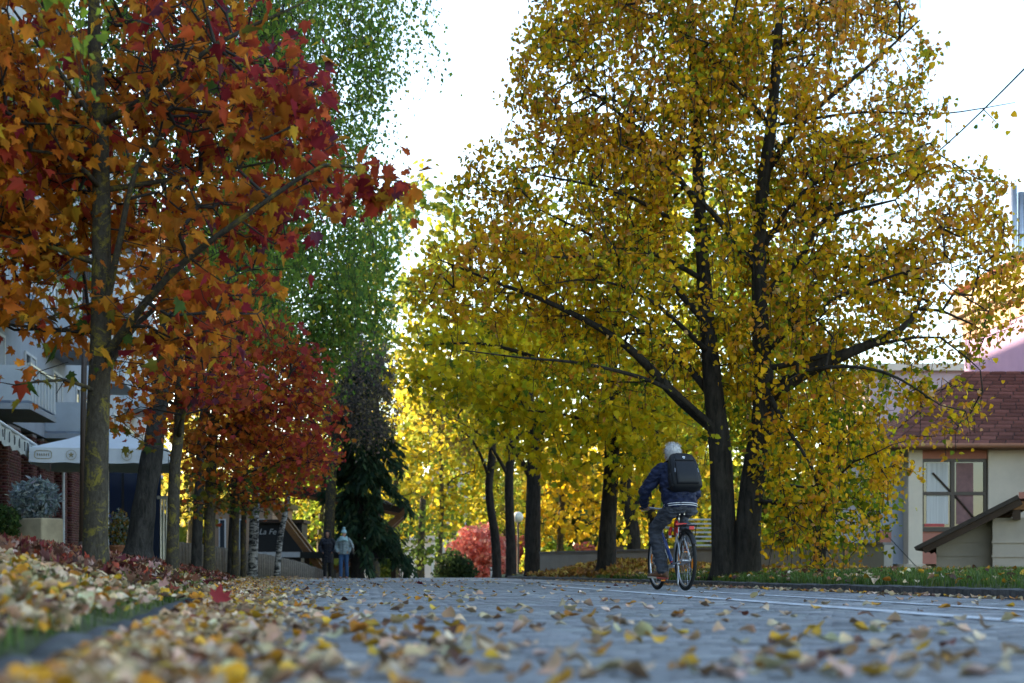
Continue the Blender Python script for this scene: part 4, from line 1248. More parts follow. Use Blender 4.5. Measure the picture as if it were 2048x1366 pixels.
# --- white parasol on the terrace
pu, pd = 215, 31.0
px0 = P(pu, 0, pd).x
pz = zg(px0, pd)
par = thing('parasol', (px0, pd, pz), 'large white terrace parasol with printed valance', 'parasol')
pzb, hs = 2.80 - pz, 1.40
fab = mat('parasol_fabric', (.62, .64, .68), .9, .05, 3)
rot = Matrix.Rotation(.16, 4, 'Z')
top = Vector((0, 0, pzb + .58))
cs = [rot @ Vector((sx * hs, sy * hs, pzb)) for sx, sy in ((-1, -1), (1, -1), (1, 1), (-1, 1))]
MB().tube([(0, 0, -.05), (0, 0, pzb + .62)], .035, 10).build('pole', M['frame_w'], par)
MB().box((-.4, -.4, 0), (.4, .4, .10)).build('base', M['planter'], par, bevel=.02)
can = MB()
mids = [(cs[i] + cs[(i + 1) % 4]) / 2 + Vector((0, 0, -.02)) for i in range(4)]
ring = []
for i in range(4): ring += [cs[i], mids[i]]
sub = []
inner = [top + (p - top) * .5 + Vector((0, 0, -.035 if i % 2 == 0 else -.06)) for i, p in enumerate(ring)]
vs = [top] + inner + ring
fs = [(0, 1 + i, 1 + (i + 1) % 8) for i in range(8)] + [(1 + i, 9 + i, 9 + (i + 1) % 8, 1 + (i + 1) % 8) for i in range(8)]
cob = can.add(vs, fs).build('canopy', fab, par)
so = cob.modifiers.new('t', 'SOLIDIFY'); so.thickness = .008
tanp = mat('valance_print', (.30, .24, .13), .9, .2, 8)
for i in range(4):
    a, b = cs[i], cs[(i + 1) % 4]
    d_ = (b - a).normalized(); n_ = Vector((d_.y, -d_.x, 0))
    vm = MB(); vs = []; fs = []; K = 16
    for j in range(K + 1):
        p = a + (b - a) * (j / K) + n_ * .012 * math.sin(j * 1.1)
        vs += [p, p + n_ * .03 + Vector((0, 0, -.30 - .02 * abs(math.sin(j * math.pi / 4))))]
    fs = [(2 * j, 2 * j + 2, 2 * j + 3, 2 * j + 1) for j in range(K)]
    vo = vm.add(vs, fs).build('valance', fab, par)
    so = vo.modifiers.new('t', 'SOLIDIFY'); so.thickness = .006
    for j, t in enumerate((.10, .30, .50, .70, .90)):
        c = a + (b - a) * t + n_ * .038 + Vector((0, 0, -.15))
        g = MB()
        if j % 2 == 0:      # oval badge
            pts = [c + d_ * (.17 * math.copysign(abs(math.cos(q)) ** .5, math.cos(q))) + Vector((0, 0, .085 * math.copysign(abs(math.sin(q)) ** .5, math.sin(q)))) for q in np.linspace(0, 2 * math.pi, 25)]
            g.tube(pts, .009, 4)
            for s in range(6):
                cc = c + d_ * (-.11 + s * .044)
                g.tube([cc + Vector((0, 0, -.025)), cc + Vector((0, 0, .025))], .010, 4)
        else:               # star in a ring
            g.tube([c + d_ * (.10 * math.cos(q)) + Vector((0, 0, .10 * math.sin(q))) for q in np.linspace(0, 2 * math.pi, 21)], .006, 4)
            st = [c + d_ * ((.065 if s % 2 == 0 else .028) * math.sin(s * math.pi / 5)) + Vector((0, 0, (.065 if s % 2 == 0 else .028) * math.cos(s * math.pi / 5))) for s in range(10)]
            g.add([c + n_ * .008] + [x + n_ * .006 for x in st], [(0, 1 + s, 1 + (s + 1) % 10) for s in range(10)])
        g.build('printed_badge', tanp, vo)
for i in range(8):
    MB().tube([top + Vector((0, 0, -.1)), ring[i] + Vector((0, 0, -.03))], .012, 6).build('rib', M['frame_w'], par)

# --- blue terrace screen, drain columns, lamp post, planter, pot
sx0, _ = zl(205, 34.5); sx1, _ = zl(322, 34.5)
scr = thing('terrace_screen', (sx0, 34.5, zg(sx0, 34.5) - .1), 'dark blue glazed terrace screen under the parasol', 'screen')
zt = 2.9 - scr.location.z
for i in range(3):
    w = (sx1 - sx0) / 3
    f = MB().box((i * w, -.03, .0), (i * w + .05, .03, zt)).box((i * w + .05, -.028, 0), ((i + 1) * w, .028, .08)).box((i * w + .05, -.028, zt - .06), ((i + 1) * w, .028, zt)).build('screen_frame', M['kiosk'], scr)
    MB().box((i * w + .05, -.008, .08), ((i + 1) * w, .008, zt - .06)).build('pane', M['blueglass'], f)
sg = MB().box((.12, -.05, 1.05), (.26, -.032, 1.35)).build('notice', mat('blue_notice', (.02, .05, .35), .5), scr)
MB().box((.15, -.056, 1.10), (.23, -.051, 1.16)).build('notice_print', M['frame_w'], sg)
cx0, cz0 = zl(329, 33.5)
cl = thing('metal_column', (cx0, 33.5, cz0 - .1), 'ribbed grey metal column beside the dark blue screen', 'column')
for i in range(4): MB().tube([(-.09 + i * .07, 0, 0), (-.09 + i * .07, 0, 1.75)], .03, 10).build('rib', M['steel'], cl)
MB().box((-.16, -.06, 1.75), (.17, .06, 1.83)).build('cap', M['steel'], cl)
lx, lz = zl(164, 20.0)
lp = thing('lamp_post', (lx, 20.0, lz - .05), 'tall dark brown steel post behind the lichened maple trunk', 'lamp post')
MB().tube([(0, 0, 0), (.02, 0, 2.0), (.07, 0, 5.6)], [.042, .040, .030], 12).build('pole', M['brown_metal'], lp, sm=True)
MB().tube([(0, 0, 0), (0, 0, .22)], [.06, .05], 12).build('collar', M['brown_metal'], lp, sm=True)
MB().loft([((.07, 0, 5.55), (.05, 0, 0), (0, .05, 0)), ((.07, 0, 5.62), (.22, 0, 0), (0, .22, 0)), ((.07, 0, 5.70), (.24, 0, 0), (0, .24, 0)), ((.07, 0, 5.80), (.05, 0, 0), (0, .05, 0))], 16).build('lamp_head', M['brown_metal'], lp, sm=True)
hx, hz = zl(68, 22.0)
pl = thing('planter', (hx, 22.0, hz - .06), 'weathered beige concrete planter box by the brick front', 'planter', rz=-.5)
MB().box((-.40, -.22, 0), (.40, .22, .50)).build('box', M['planter'], pl, bevel=.02)
MB().box((-.35, -.18, .50), (.35, .18, .507)).build('soil', M['joint'], pl)
bush('silver_shrub', 'silver-grey feathery shrub growing in the concrete planter', 70, 22.0, 962, 48, .3, [(.20, .25, .27), (.28, .33, .35), (.14, .18, .19), (.33, .38, .38)], .10, 2600, 33, 'shrub', zoff=.44, lm='leaf', tm=NEEDLE)
bush('shrub', 'dark green low shrub beside the concrete planter', 8, 21.5, 1010, 30, .3, [(.03, .06, .02), (.05, .08, .02)], .07, 1200, 34, 'shrub', zoff=-.02, lm='leaf', tm=BIRCH)
qx, qz = zl(238, 29.0)
pt = thing('plant_pot', (qx, 29.0, qz), 'terracotta pot beside the birch trunk', 'pot')
MB().loft([((0, 0, 0), (.13, 0, 0), (0, .13, 0)), ((0, 0, .26), (.18, 0, 0), (0, .18, 0)), ((0, 0, .27), (.20, 0, 0), (0, .20, 0)), ((0, 0, .32), (.20, 0, 0), (0, .20, 0))], 18).build('body', mat('terracotta', (.24, .09, .045), .8), pt)
bush('potted_plant', 'bushy plant with grey-green and rust leaves in the terracotta pot', 238, 29.0, 1022, 24, .22, [(.20, .24, .22), (.10, .13, .03), (.25, .14, .03)], .07, 900, 35, 'plant', zoff=.27, lm='leaf', tm=BIRCH)

# --- palisade of concrete posts retaining the terrace
pal = thing('palisade', (P(360, 0, 37).x, 37, 0), 'dark palisade of upright posts stepping down to the road', 'palisade')
pa, pb = P(355, 1084, 37.0), P(650, 1150, 51.5)
k = 62
pmeshes = []
for i in range(5):
    mb = MB(); w = .098
    mb.loft([((0, 0, 0), (w, 0, 0), (0, w, 0)), ((0, 0, .9), (w, 0, 0), (0, w, 0)), ((0, 0, .96), (w * .8, 0, 0), (0, w * .8, 0))], 10)
    pmeshes.append(mb.mesh('post', M['palisade'], True))
tops = [(0, 1084), (.3, 1098), (.55, 1110), (.8, 1126), (1, 1142)]
for i in range(k):
    t = i / (k - 1)
    x = pa.x + (pb.x - pa.x) * t; y = pa.y + (pb.y - pa.y) * t
    v = np.interp(t, [q[0] for q in tops], [q[1] for q in tops]); z = P(0, v, y).z
    o = bpy.data.objects.new('post', pmeshes[i % 5])
    o.location = (x - pal.location.x, y - pal.location.y, z - .96 + random.uniform(-.015, .015)); o.rotation_euler = (0, 0, random.uniform(0, 6))
    link(o, pal)

# --- timber frame stage with kiosk
tf0 = P(650, 1150, 53.6)
st = thing('timber_pavilion', (tf0.x, 53.6, .2), 'open timber pavilion with slanting glulam braces', 'pavilion')
def beam(parent, name, a, b, w, t, m):
    a = Vector(a); b = Vector(b); d_ = (b - a); L_ = d_.length
    R = d_.to_track_quat('X', 'Y').to_matrix().to_4x4()
    return MB().box((0, -t / 2, -w / 2), (L_, t / 2, w / 2), Matrix.Translation(a) @ R).build(name, m, parent)
for dd in (0, 3.2):
    D = 55 + dd; off = Vector(st.location)
    sh = -14 if dd else 0
    x_of = lambda u, v, D=D: P(u, v, 53.6) + Vector((-.25 * (D - 55) / 3.2, D - 55, 0)) - off
    b1 = beam(st, 'brace', x_of(528, 990), x_of(650, 1150), .36, .22, M['timber'])
    for t in (.72, .86):
        p = x_of(528, 990) * (1 - t) + x_of(650, 1150) * t
        MB().tube([p + Vector((0, -.13, 0)), p + Vector((0, -.108, 0))], .045, 10).build('bolt', M['kiosk'], b1)
    beam(st, 'brace', x_of(662, 1150), x_of(788, 1042), .34, .22, M['timber'])
    beam(st, 'roof_beam', x_of(560, 975), x_of(812, 1022), .36, .24, M['timber_dark'] if dd == 0 else M['timber'])
    beam(st, 'roof_beam_tip', x_of(812, 1022), x_of(770, 1060), .42, .20, M['timber'])
    MB().box((-.3, -.2 + dd, -.25), (.45, .2 + dd, .12)).build('footing', M['palisade'], st)
for i in range(7):
    t = i / 6
    p = x_of(575 + 225 * t, 980 + 38 * t, 55)
    MB().box((p.x - .16, -.4, p.z + .18), (p.x + .16, 3.8, p.z + .23)).build('roof_plank', M['timber_dark'], st)
kx0 = P(512, 0, 60).x; kx1 = P(604, 0, 60).x
kz = zg(kx0, 60) - .1
ki = thing('kiosk', (kx0, 60, kz), 'black kiosk with white script lettering behind the white birch', 'kiosk')
W_ = kx1 - kx0; zt = P(0, 1046, 60).z - kz; zb = P(0, 1104, 60).z - kz
MB().box((0, 0, zb), (W_, 1.6, zt)).build('body', M['kiosk'], ki)
MB().box((-.12, -.25, zt), (W_ + .12, 1.8, zt + .14)).build('roof', M['timber_dark'], ki)
MB().box((0, -.10, zb - .22), (W_, .0, zb)).build('counter', M['frame_w'], ki)
MB().box((.05, .05, 0), (W_ - .05, 1.5, zb - .22)).build('plinth', M['kiosk'], ki)
def text(parent, body, size, loc, rot, m, name, extr=.004, shear=0.0):
    cu = bpy.data.curves.new('t', 'FONT'); cu.body = body; cu.size = size; cu.extrude = extr; cu.shear = shear
    to = bpy.data.objects.new('t', cu); TS.collection.objects.link(to)
    dg = ts_depsgraph()
    me = bpy.data.meshes.new_from_object(to.evaluated_get(dg))
    bpy.data.objects.remove(to)
    me.materials.clear(); me.materials.append(m)
    o = bpy.data.objects.new(name, me); o.location = loc; o.rotation_euler = rot
    return link(o, parent)
text(ki, 'La Fe', .34, (.12, -.012, zt - .48), (math.pi / 2, 0, 0), M['frame_w'], 'lettering', shear=.3)
dk = thing('footbridge_deck', (P(600, 0, 53.2).x, 53.2, .3), 'dark steel deck running behind the two walking people', 'deck')
zd = P(0, 1110, 53.2).z - .3
MB().box((0, 0, zd - .12), (P(792, 0, 53.2).x - P(600, 0, 53.2).x, .9, zd + .12)).build('edge_beam', M['kiosk'], dk)
for u in (612, 704, 786):
    MB().box((P(u, 0, 53.2).x - dk.location.x - .09, .2, -.35), (P(u, 0, 53.2).x - dk.location.x + .09, .4, zd - .12)).build('support_post', M['timber_dark'], dk)

# --- hut and far buildings
def far_building(name, label, u0, u1, vtop, d, depth, wall, storeys, bays, roofm, ww=.5):
    x0, x1 = (u0 - CX) / F * d, (u1 - CX) / F * d
    z0 = float(dip(d)) + .05; zt = P(0, vtop, d).z - z0
    b = thing(name, (x0, d, z0), label, 'building')
    w = x1 - x0
    MB().box((0, 0, 0), (w, depth, zt)).build('wall', wall, b)
    MB().box((-.25, -.25, zt), (w + .25, depth + .25, zt + .25)).build('roof', roofm, b)
    sh = zt / storeys; bw = w / bays
    for i in range(storeys):
        for j in range(bays):
            a = j * bw + bw * (1 - ww) / 2
            f = MB().box((a, -.05, i * sh + sh * .32), (a + bw * ww, .02, i * sh + sh * .82)).build('window', M['frame_w'], b)
            MB().box((a + .06, -.065, i * sh + sh * .32 + .06), (a + bw * ww - .06, -.052, i * sh + sh * .82 - .06)).build('pane', M['glass'], f)
    return b
far_building('hut', 'low white hut at the end of the road', 720, 862, 1080, 88, 4, M['white_wall'], 1, 3, M['frame_w'], .3)
far_building('apartment_building', 'grey apartment block glimpsed through the twigs beyond the park', 860, 985, 790, 125, 12, mat('far_render', (.42, .36, .33), .9), 5, 4, M['dark'])
far_building('apartment_building', 'tan brick house between the birches and the palisade', 425, 545, 1010, 66, 6, mat('tan_brick', (.33, .22, .15), .9, .2, 20), 1, 3, M['brown_metal'], .35)
far_building('house', 'pale house low behind the orange-gold tree', 1165, 1240, 1100, 92, 5, M['white_wall'], 1, 2, M['brown_metal'], .4)

# --- globe lamp and white marker post
gx_, gz_ = zl(1036, 63)
gl = thing('globe_lamp', (gx_, 63, gz_ - .05), 'park lamp with a white globe between the slim trunks', 'lamp')
hgl = P(0, 1040, 63).z - gz_
MB().tube([(0, 0, 0), (0, 0, hgl)], .05, 10).build('pole', M['brown_metal'], gl)
MB().ball((0, 0, hgl + .18), .24, 16).build('globe', mat('opal_globe', (.75, .72, .62), .3, .03), gl, sm=True)
wx, wz = zl(983, 60)
wp = thing('marker_post', (wx, 60, wz - .05), 'short white marker post at the crest of the road', 'post')
MB().tube([(0, 0, 0), (0, 0, .55)], .05, 10).build('post', M['white_wall'], wp)
MB().tube([(0, 0, .40), (0, 0, .46)], .053, 10).build('band', M['kiosk'], wp)

# --- right side: low wall, house, purple block, shed
lw = thing('garden_wall', (0, 0, 0), 'low beige rendered wall behind the twin-trunked linden', 'wall')
wallm = mat('beige_render', (.36, .31, .26), .9, .1, 2, .1)
wa, wb = Vector((P(1080, 0, 46).x, 46, .1)), Vector((P(1768, 0, 31.5).x, 31.5, .1))
lw.location = wa
e = wb - wa; ang = math.atan2(e.y, e.x)
lw.rotation_euler = (0, 0, ang)
Lw = e.length
MB().box((0, 0, 0), (Lw, .25, .72)).build('wall_body', wallm, lw)
j = 0
while j * 1.2 < Lw - .1:
    MB().box((j * 1.2 + .006, -.03, .72), (min(j * 1.2 + 1.194, Lw), .28, .78)).build('coping_stone', mat('coping', (.20, .17, .15), .9) if j == 0 else bpy.data.materials['coping'], lw)
    j += 1
fe = thing('white_fence', (P(1370, 0, 43).x, 43, .2), 'white lattice fence panel seen between the trunks', 'fence')
for i in range(9): MB().box((0, 0, .55 + i * .13), (1.4, .03, .60 + i * .13)).build('slat', M['curtain'], fe)
for xx in (-.05, 1.4): MB().box((xx, -.02, 0), (xx + .06, .05, 1.85)).build('post', M['frame_w'], fe)

cream = mat('cream_render', (.60, .52, .43), .9, .12, .8, .08)
bluegrey = mat('bluegrey_render', (.30, .32, .38), .9, .06, 1.5, .08)
pink = mat('salmon_render', (.42, .17, .13), .9, .08, 2, .08)
roofm = attr_mat('maroon_shingle', .85, .4, 30, .25)
hd = 40.0
hx = lambda u, d=hd: (u - CX) / F * d
hz = lambda v, d=hd: CAMZ + (HY - v) / F * d
ho = thing('house', (hx(1817), hd, .2), 'cream and salmon house with a maroon shingle roof behind the lawn', 'house')
ox = hx(1817); ze = hz(893) - .2; zu = hz(1128) - .2
def hbox(name, u0, u1, v0, v1, y0, y1, m, parent=ho, bev=0):
    return MB().box((hx(u0) - ox, y0, hz(v1) - .2), (hx(u1) - ox, y1, hz(v0) - .2)).build(name, m, parent, bevel=bev)
# side wall set back, front pilaster, window bay, right wall
hbox('side_wall', 1766, 1817, 893, 1128, .55, 6, bluegrey)
hbox('side_panel', 1766, 1792, 1060, 1127, .50, .548, pink)
hbox('pilaster', 1817, 1845, 893, 1128, 0, .8, cream)
hbox('salmon_lintel', 1845, 1977, 893, 917, .10, .5, pink)
hbox('salmon_apron', 1845, 1977, 1063, 1128, .10, .5, pink)
hbox('front_wall', 1977, 2330, 893, 1128, .02, .8, cream)
hbox('rear_wall', 1845, 2330, 893, 1128, .8, 6, cream)
wn_ = hbox('window', 1845, 1977, 1054, 1063, .04, .5, M['brown_metal'])
for (u0, u1, v0, v1) in ((1845, 1850, 917, 1054), (1971, 1977, 917, 1054), (1850, 1971, 917, 923), (1904, 1912, 923, 1054), (1850, 1904, 983, 990), (1912, 1971, 983, 990)):
    hbox('window_bar', u0, u1, v0, v1, .12, .22, M['brown_metal'], wn_)
for (u0, u1, v0, v1) in ((1850, 1904, 923, 983), (1912, 1971, 923, 983), (1850, 1904, 990, 1054), (1912, 1971, 990, 1054)):
    hbox('pane', u0, u1, v0, v1, .17, .185, M['glass'], wn_)
m2 = mat('net_curtain', (.5, .5, .5), .9, .2, 3, stretch=(10, 1, .2))
hbox('curtain', 1856, 1900, 925, 1048, .158, .166, m2, wn_); hbox('curtain', 1916, 1950, 925, 1048, .158, .166, mat('rose_curtain', (.22, .12, .12), .9), wn_)
for a, b in (((1868, 945), (1904, 983)), ((1912, 990), (1955, 1040))):
    MB().tube([(hx(a[0]) - ox, .13, hz(a[1]) - .2), (hx(b[0]) - ox, .13, hz(b[1]) - .2)], .03, 6).build('diagonal_bar', M['brown_metal'], wn_)
hbox('window_ledge_box', 1852, 1892, 1047, 1053, .148, .156, mat('red_box', (.45, .06, .06), .6), wn_)
cb = MB().loft([((hx(1829) - ox, .3, -.2), (.28, 0, 0), (0, .28, 0)), ((hx(1829) - ox, .3, .08), (.28, 0, 0), (0, .28, 0)), ((hx(1829) - ox, .3, .14), (.38, 0, 0), (0, .38, 0)), ((hx(1829) - ox, .3, zu), (.40, 0, 0), (0, .40, 0))], 20).build('column_base', cream, ho)
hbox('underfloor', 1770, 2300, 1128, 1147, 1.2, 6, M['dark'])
gr_ = MB()
for u in range(1782, 2000, 22):
    gr_.box((hx(u) - ox, 1.1, -.1), (hx(u) - ox + .04, 1.14, zu))
gr_.box((hx(1780) - ox, 1.09, zu - .06), (hx(2000) - ox, 1.15, zu)).build('underfloor_grille', M['frame_w'], ho)
# roof: hip with overlapping shingle courses
ev = [Vector((hx(1752) - ox, -.55, ze)), Vector((hx(2400) - ox, -.55, ze)), Vector((hx(2400) - ox, 7, ze)), Vector((hx(1752) - ox, 7, ze))]
rz_ = ze + 2.55
rd = [Vector((hx(1960) - ox + .6, 3.2, rz_)), Vector((hx(2400) - ox - 2, 3.2, rz_))]
ro = MB().add([ev[0], ev[1], rd[1], rd[0], ev[2], ev[3]], [(0, 1, 2, 3), (1, 4, 2), (4, 5, 3, 2), (5, 0, 3), (0, 5, 4, 1)]).build('roof', M['dark'], ho)
Vs = []; Cs = []
r = np.random.default_rng(9)
def courses(a, b, c, d_, n, piece):
    """shingles from eave a-b up to ridge d-c"""
    nr = (b - a).cross(d_ - a).normalized()
    if nr.z < 0: nr = -nr
    for i in range(n):
        t0, t1 = i / n, min(1, (i + 1.15) / n)
        l0, r0_ = a.lerp(d_, t0), b.lerp(c, t0); l1, r1 = a.lerp(d_, t1), b.lerp(c, t1)
        m_ = max(1, int((r0_ - l0).length / piece)); sft = r.random() * .5
        for j in range(m_):
            s0, s1 = max(0, (j - sft + .03) / m_), min(1, (j + 1 - sft - .03) / m_)
            if s1 <= s0: continue
            q = [l0.lerp(r0_, s0) + nr * .045, l0.lerp(r0_, s1) + nr * .045, l1.lerp(r1, s1) + nr * .02, l1.lerp(r1, s0) + nr * .02, l0.lerp(r0_, s0) + nr * .015, l0.lerp(r0_, s1) + nr * .015]
            Vs.append(q); Cs.append(np.array([.17, .072, .060]) * r.uniform(.7, 1.3))
courses(ev[0], ev[1], rd[1], rd[0], 20, .45)
courses(ev[3], ev[0], rd[0], rd[0], 20, .45)
V = np.array([[tuple(p) for p in q] for q in Vs]).reshape(-1, 3); kk = len(Vs)
f = np.array([[0, 1, 2, 3], [4, 5, 1, 0]])
o = obj_np('shingle_cover', V, (f.ravel()[None] + 6 * np.arange(kk)[:, None]).ravel(), np.full(kk * 2, 4), roofm, ro, np.repeat(np.array(Cs), 6, 0)); tag(o, kind='stuff')
MB().tube([ev[0] + Vector((0, -.06, -.03)), ev[1] + Vector((0, -.06, -.03))], .07, 10).build('gutter', mat('copper_gutter', (.24, .10, .05), .5, .2, 3), ho)
MB().tube([(hx(1762) - ox, .35, ze - .1), (hx(1762) - ox, .35, -.2)], .06, 10).build('downpipe', M['brown_metal'], ho)
MB().box((hx(1752) - ox, -.5, ze - .1), (hx(2400) - ox, .0, ze - .02)).build('soffit', M['timber'], ho)

# purple block behind
pb_ = thing('town_building', (15.75, 49.5, .1), 'tall lilac building with a cream cornice and steel flues behind the house', 'building', rz=math.radians(-86))
lil = mat('lilac_render', (.30, .20, .33), .9, .08, 1.5, .05)
MB().box((0, 0, 0), (14, 9, 8.2)).build('wall', lil, pb_)
MB().box((-.05, -.05, 8.2), (14, 9, 8.75)).build('frieze', mat('peach_render', (.50, .30, .20), .9, .06), pb_)
for i, (o_, h0, h1) in enumerate(((.2, 8.75, 8.95), (.42, 8.95, 9.2), (.30, 9.2, 9.75))):
    MB().box((-o_, -o_, h0), (14, 9, h1)).build('cornice', mat('cornice_cream', (.55, .42, .30), .9, .06) if i == 0 else bpy.data.materials['cornice_cream'], pb_)
for i in range(14):
    MB().box((.02 + i * 1.0, -.62, 9.75), (.96 + i * 1.0, .2, 9.83)).build('cornice_tile', pink, pb_)
for i, (u, v0) in enumerate(((2027, 372), (2042, 385), (2056, 378))):
    p = Vector(P(u, 545, 47)); 
    fl = thing('steel_flue', (p.x, 47, 9.0), 'shiny steel flue pipe on the roof of the lilac building', 'flue', group='steel flues on the lilac building')
    hh = P(0, v0, 47).z - 9.0
    MB().tube([(0, 0, 0), (0, 0, hh)], .11, 14).build('pipe', M['steel'], fl, sm=True)
    for zz in (hh * .35, hh * .62): MB().tube([(0, 0, zz), (0, 0, zz + .04)], .125, 14).build('clamp', M['brown_metal'], fl)
# pale wing between
pw = thing('town_building', (P(1740, 0, 60).x, 60, .1), 'pale lilac wing with a tall cream window strip behind the linden', 'building')
MB().box((0, 0, 0), (6.5, 6, 8.6)).build('wall', mat('pale_lilac', (.44, .34, .37), .9, .06), pw)
for i in range(2):
    f = MB().box((.5, -.06, 1.2 + i * 2.8), (1.7, .0, 3.3 + i * 2.8)).build('window', cream, pw)
    for q in (0, .55): MB().box((.62 + q, -.075, 1.35 + i * 2.8), (1.05 + q, -.062, 3.15 + i * 2.8)).build('pane', M['glass'], f)
MB().box((-.3, -.3, 8.6), (6.8, 6, 8.9)).build('cornice', cream, pw)

# shed over the cellar steps
sd = 27.0
sx = lambda u: (u - CX) / F * sd
sz = lambda v: CAMZ + (HY - v) / F * sd
sh = thing('cellar_shed', (sx(1985), sd, .15), 'small beige cellar shed with a steep dark lean-to roof', 'shed', rz=-.37)
so_ = sx(1985)
shw = mat('shed_render_shaded', (.30, .26, .22), .9, .12, 2, .12); shl = mat('shed_render_lit', (.42, .36, .31), .9, .1, 2, .12)  # one render; shade painted into the side wall's colour, light into the front's
# left wing below the slope: polygon wall
p0, p1 = (sx(1874) - so_, sz(1092) - .15), (0, sz(1033) - .15)
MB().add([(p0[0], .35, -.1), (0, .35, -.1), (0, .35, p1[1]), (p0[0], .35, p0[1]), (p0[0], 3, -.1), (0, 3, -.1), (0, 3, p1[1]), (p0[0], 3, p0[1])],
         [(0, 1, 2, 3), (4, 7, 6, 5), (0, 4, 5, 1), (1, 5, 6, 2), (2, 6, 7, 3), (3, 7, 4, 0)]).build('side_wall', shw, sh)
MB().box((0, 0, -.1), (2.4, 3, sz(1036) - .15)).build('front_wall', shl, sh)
for v in (1082, 1110):
    MB().box((p0[0] + .04, .325, sz(v) - .17), (-.002, .348, sz(v) - .15)).build('wall_ledge', shw, sh)
    MB().box((-.02, -.03, sz(v) - .19), (2.4, -.002, sz(v) - .16)).build('wall_ledge', shl, sh)
a = Vector((sx(1840) - so_, 0, sz(1099) - .15)); b = Vector((sx(2036) - so_, 0, sz(998) - .15))
dv = (b - a).normalized(); up = Vector((-dv.z, 0, dv.x))
def slab(name, a, b, y0, y1, t0, t1, m):
    vs = [a + up * t + Vector((0, y, 0)) for y in (y0, y1) for t in (t0, t1)] + [b + up * t + Vector((0, y, 0)) for y in (y0, y1) for t in (t0, t1)]
    return MB().add(vs, [(0, 1, 3, 2), (4, 6, 7, 5), (0, 4, 5, 1), (2, 3, 7, 6), (1, 5, 7, 3), (0, 2, 6, 4)]).build(name, m, sh)
M['shed_roof'] = mat('dark_roofing', (.045, .034, .028), .85, .3, 8, .3)
slab('roof', a, b, -.45, 3.3, -.02, .055, M['shed_roof'])
for y in (-.38, .9, 2.2): slab('rafter', a + dv * .12, b, y, y + .10, -.14, -.022, M['timber_dark'])
MB().box((b.x - .005, -.40, b.z - .02), (b.x + 1.6, 3.3, b.z + .10)).build('ridge_box', pink, sh)
MB().box((b.x - .25, -.30, b.z - .22), (b.x + 1.6, -.1, b.z - .07)).build('fascia_beam', M['timber'], sh)
MB().box((b.x - .12, -.28, b.z - .40), (b.x + .02, -.02, b.z - .22)).build('bracket', M['timber_dark'], sh)

# cables
def cable(label, pts, r_):
    q = Vector(pts[0])
    ca_ = thing('cable', q, label, 'cable')
    MB().tube([Vector(p) - q for p in pts], r_, 5).build('wire', M['kiosk'], ca_)
c0, c1 = P(2120, 65, 15), P(1700, 420, 30)
pts = [c0.lerp(c1, t) + Vector((0, 0, -.25 * math.sin(math.pi * t))) for t in np.linspace(0, 1, 14)]
pts += [c1.lerp(Vector((P(1600, 500, 60))), t) for t in (.5, 1)]
cable('thin black overhead cable slanting across the sky', pts, .010)
g0 = P(1755, 1050, 38.6); g1 = P(1848, 1150, 37.6); cable('black guy wire beside the brown downpipe', [g0, g1], .012)
g0 = P(1690, 1085, 38.8); g1 = P(1760, 1150, 38.0); cable('black guy wire over the low beige wall', [g0, g1], .012)

# ------------------------------------------------------------------ bicycle
BX, BY, BR = 1.99, 16.3, math.radians(12)
M['tyre'] = mat('tyre_rubber', (.012, .012, .012), .8, .3, 60, .3)
M['rim'] = mat('alloy_rim', (.50, .50, .52), .35, .1, 20, metal=.85)
M['alloy'] = mat('alloy', (.42, .42, .44), .3, .12, 20, metal=.9)
M['blackp'] = mat('black_plastic', (.012, .012, .013), .45, .2, 20)
M['frame_blue'] = mat('frame_paint_blue', (.025, .06, .22), .25, .1, 8, coat=.5)
M['frame_silver'] = mat('frame_paint_silver', (.34, .36, .40), .3, .1, 8, metal=.4, coat=.3)
M['redp'] = mat('red_plastic', (.55, .02, .025), .35, .1, 8)
M['orange_r'] = mat('orange_reflector', (.75, .20, .01), .25, .1, 30)
M['decal'] = mat('white_decal', (.75, .76, .78), .4, .03, 8)
bike = thing('bicycle', (BX, BY, 0), 'silver and blue city bicycle ridden along the cycle lane', 'bicycle', rz=BR)
WR = .345
RA, FA = Vector((0, 0, WR)), Vector((0, 1.055, WR))
BB = Vector((0, .44, .285)); ST = Vector((0, .275, .74)); HT = Vector((0, .845, .80)); HB = Vector((0, .895, .66))
def wheel(ax, label=None):
    w = bpy.data.objects.new('wheel', None); w.location = ax; link(w, bike)
    MB().torus((0, 0, 0), WR - .022, .022, n=64, m=10).build('tyre', M['tyre'], w, sm=True)
    MB().torus((0, 0, 0), WR - .054, .013, n=64, m=8, flat=.9).build('rim', M['rim'], w, sm=True)
    MB().tube([(-.055, 0, 0), (-.04, 0, 0), (-.025, 0, 0), (.025, 0, 0), (.04, 0, 0), (.055, 0, 0)], [.012, .03, .018, .018, .03, .012], 14).build('hub', M['alloy'], w, sm=True)
    sp = MB()
    for i in range(32):
        a = 2 * math.pi * i / 32; s = (-1, 1)[i % 2]; off = .9 * (1 if (i // 2) % 2 else -1)
        sp.tube([(s * .036, .028 * math.cos(a + off), .028 * math.sin(a + off)), (0, (WR - .062) * math.cos(a), (WR - .062) * math.sin(a))], .0016, 4)
    o = sp.build('spoke_set', M['alloy'], w); tag(o, kind='stuff')
    for a in (.15, 3.3):
        c = Vector((.006, (WR - .115) * math.cos(a), (WR - .115) * math.sin(a)))
        R = Matrix.Rotation(a, 4, 'X')
        MB().box((-.014, -.018, -.055), (.014, .018, .055), Matrix.Translation(c) @ R).build('reflector', M['orange_r'], w, bevel=.006)
    return w
wheel(RA); wheel(FA)
fr = MB()
fr.tube([BB, ST], .016, 12); fr.tube([HT + Vector((0, .006, .02)), HB + Vector((0, -.006, -.02))], .020, 12)
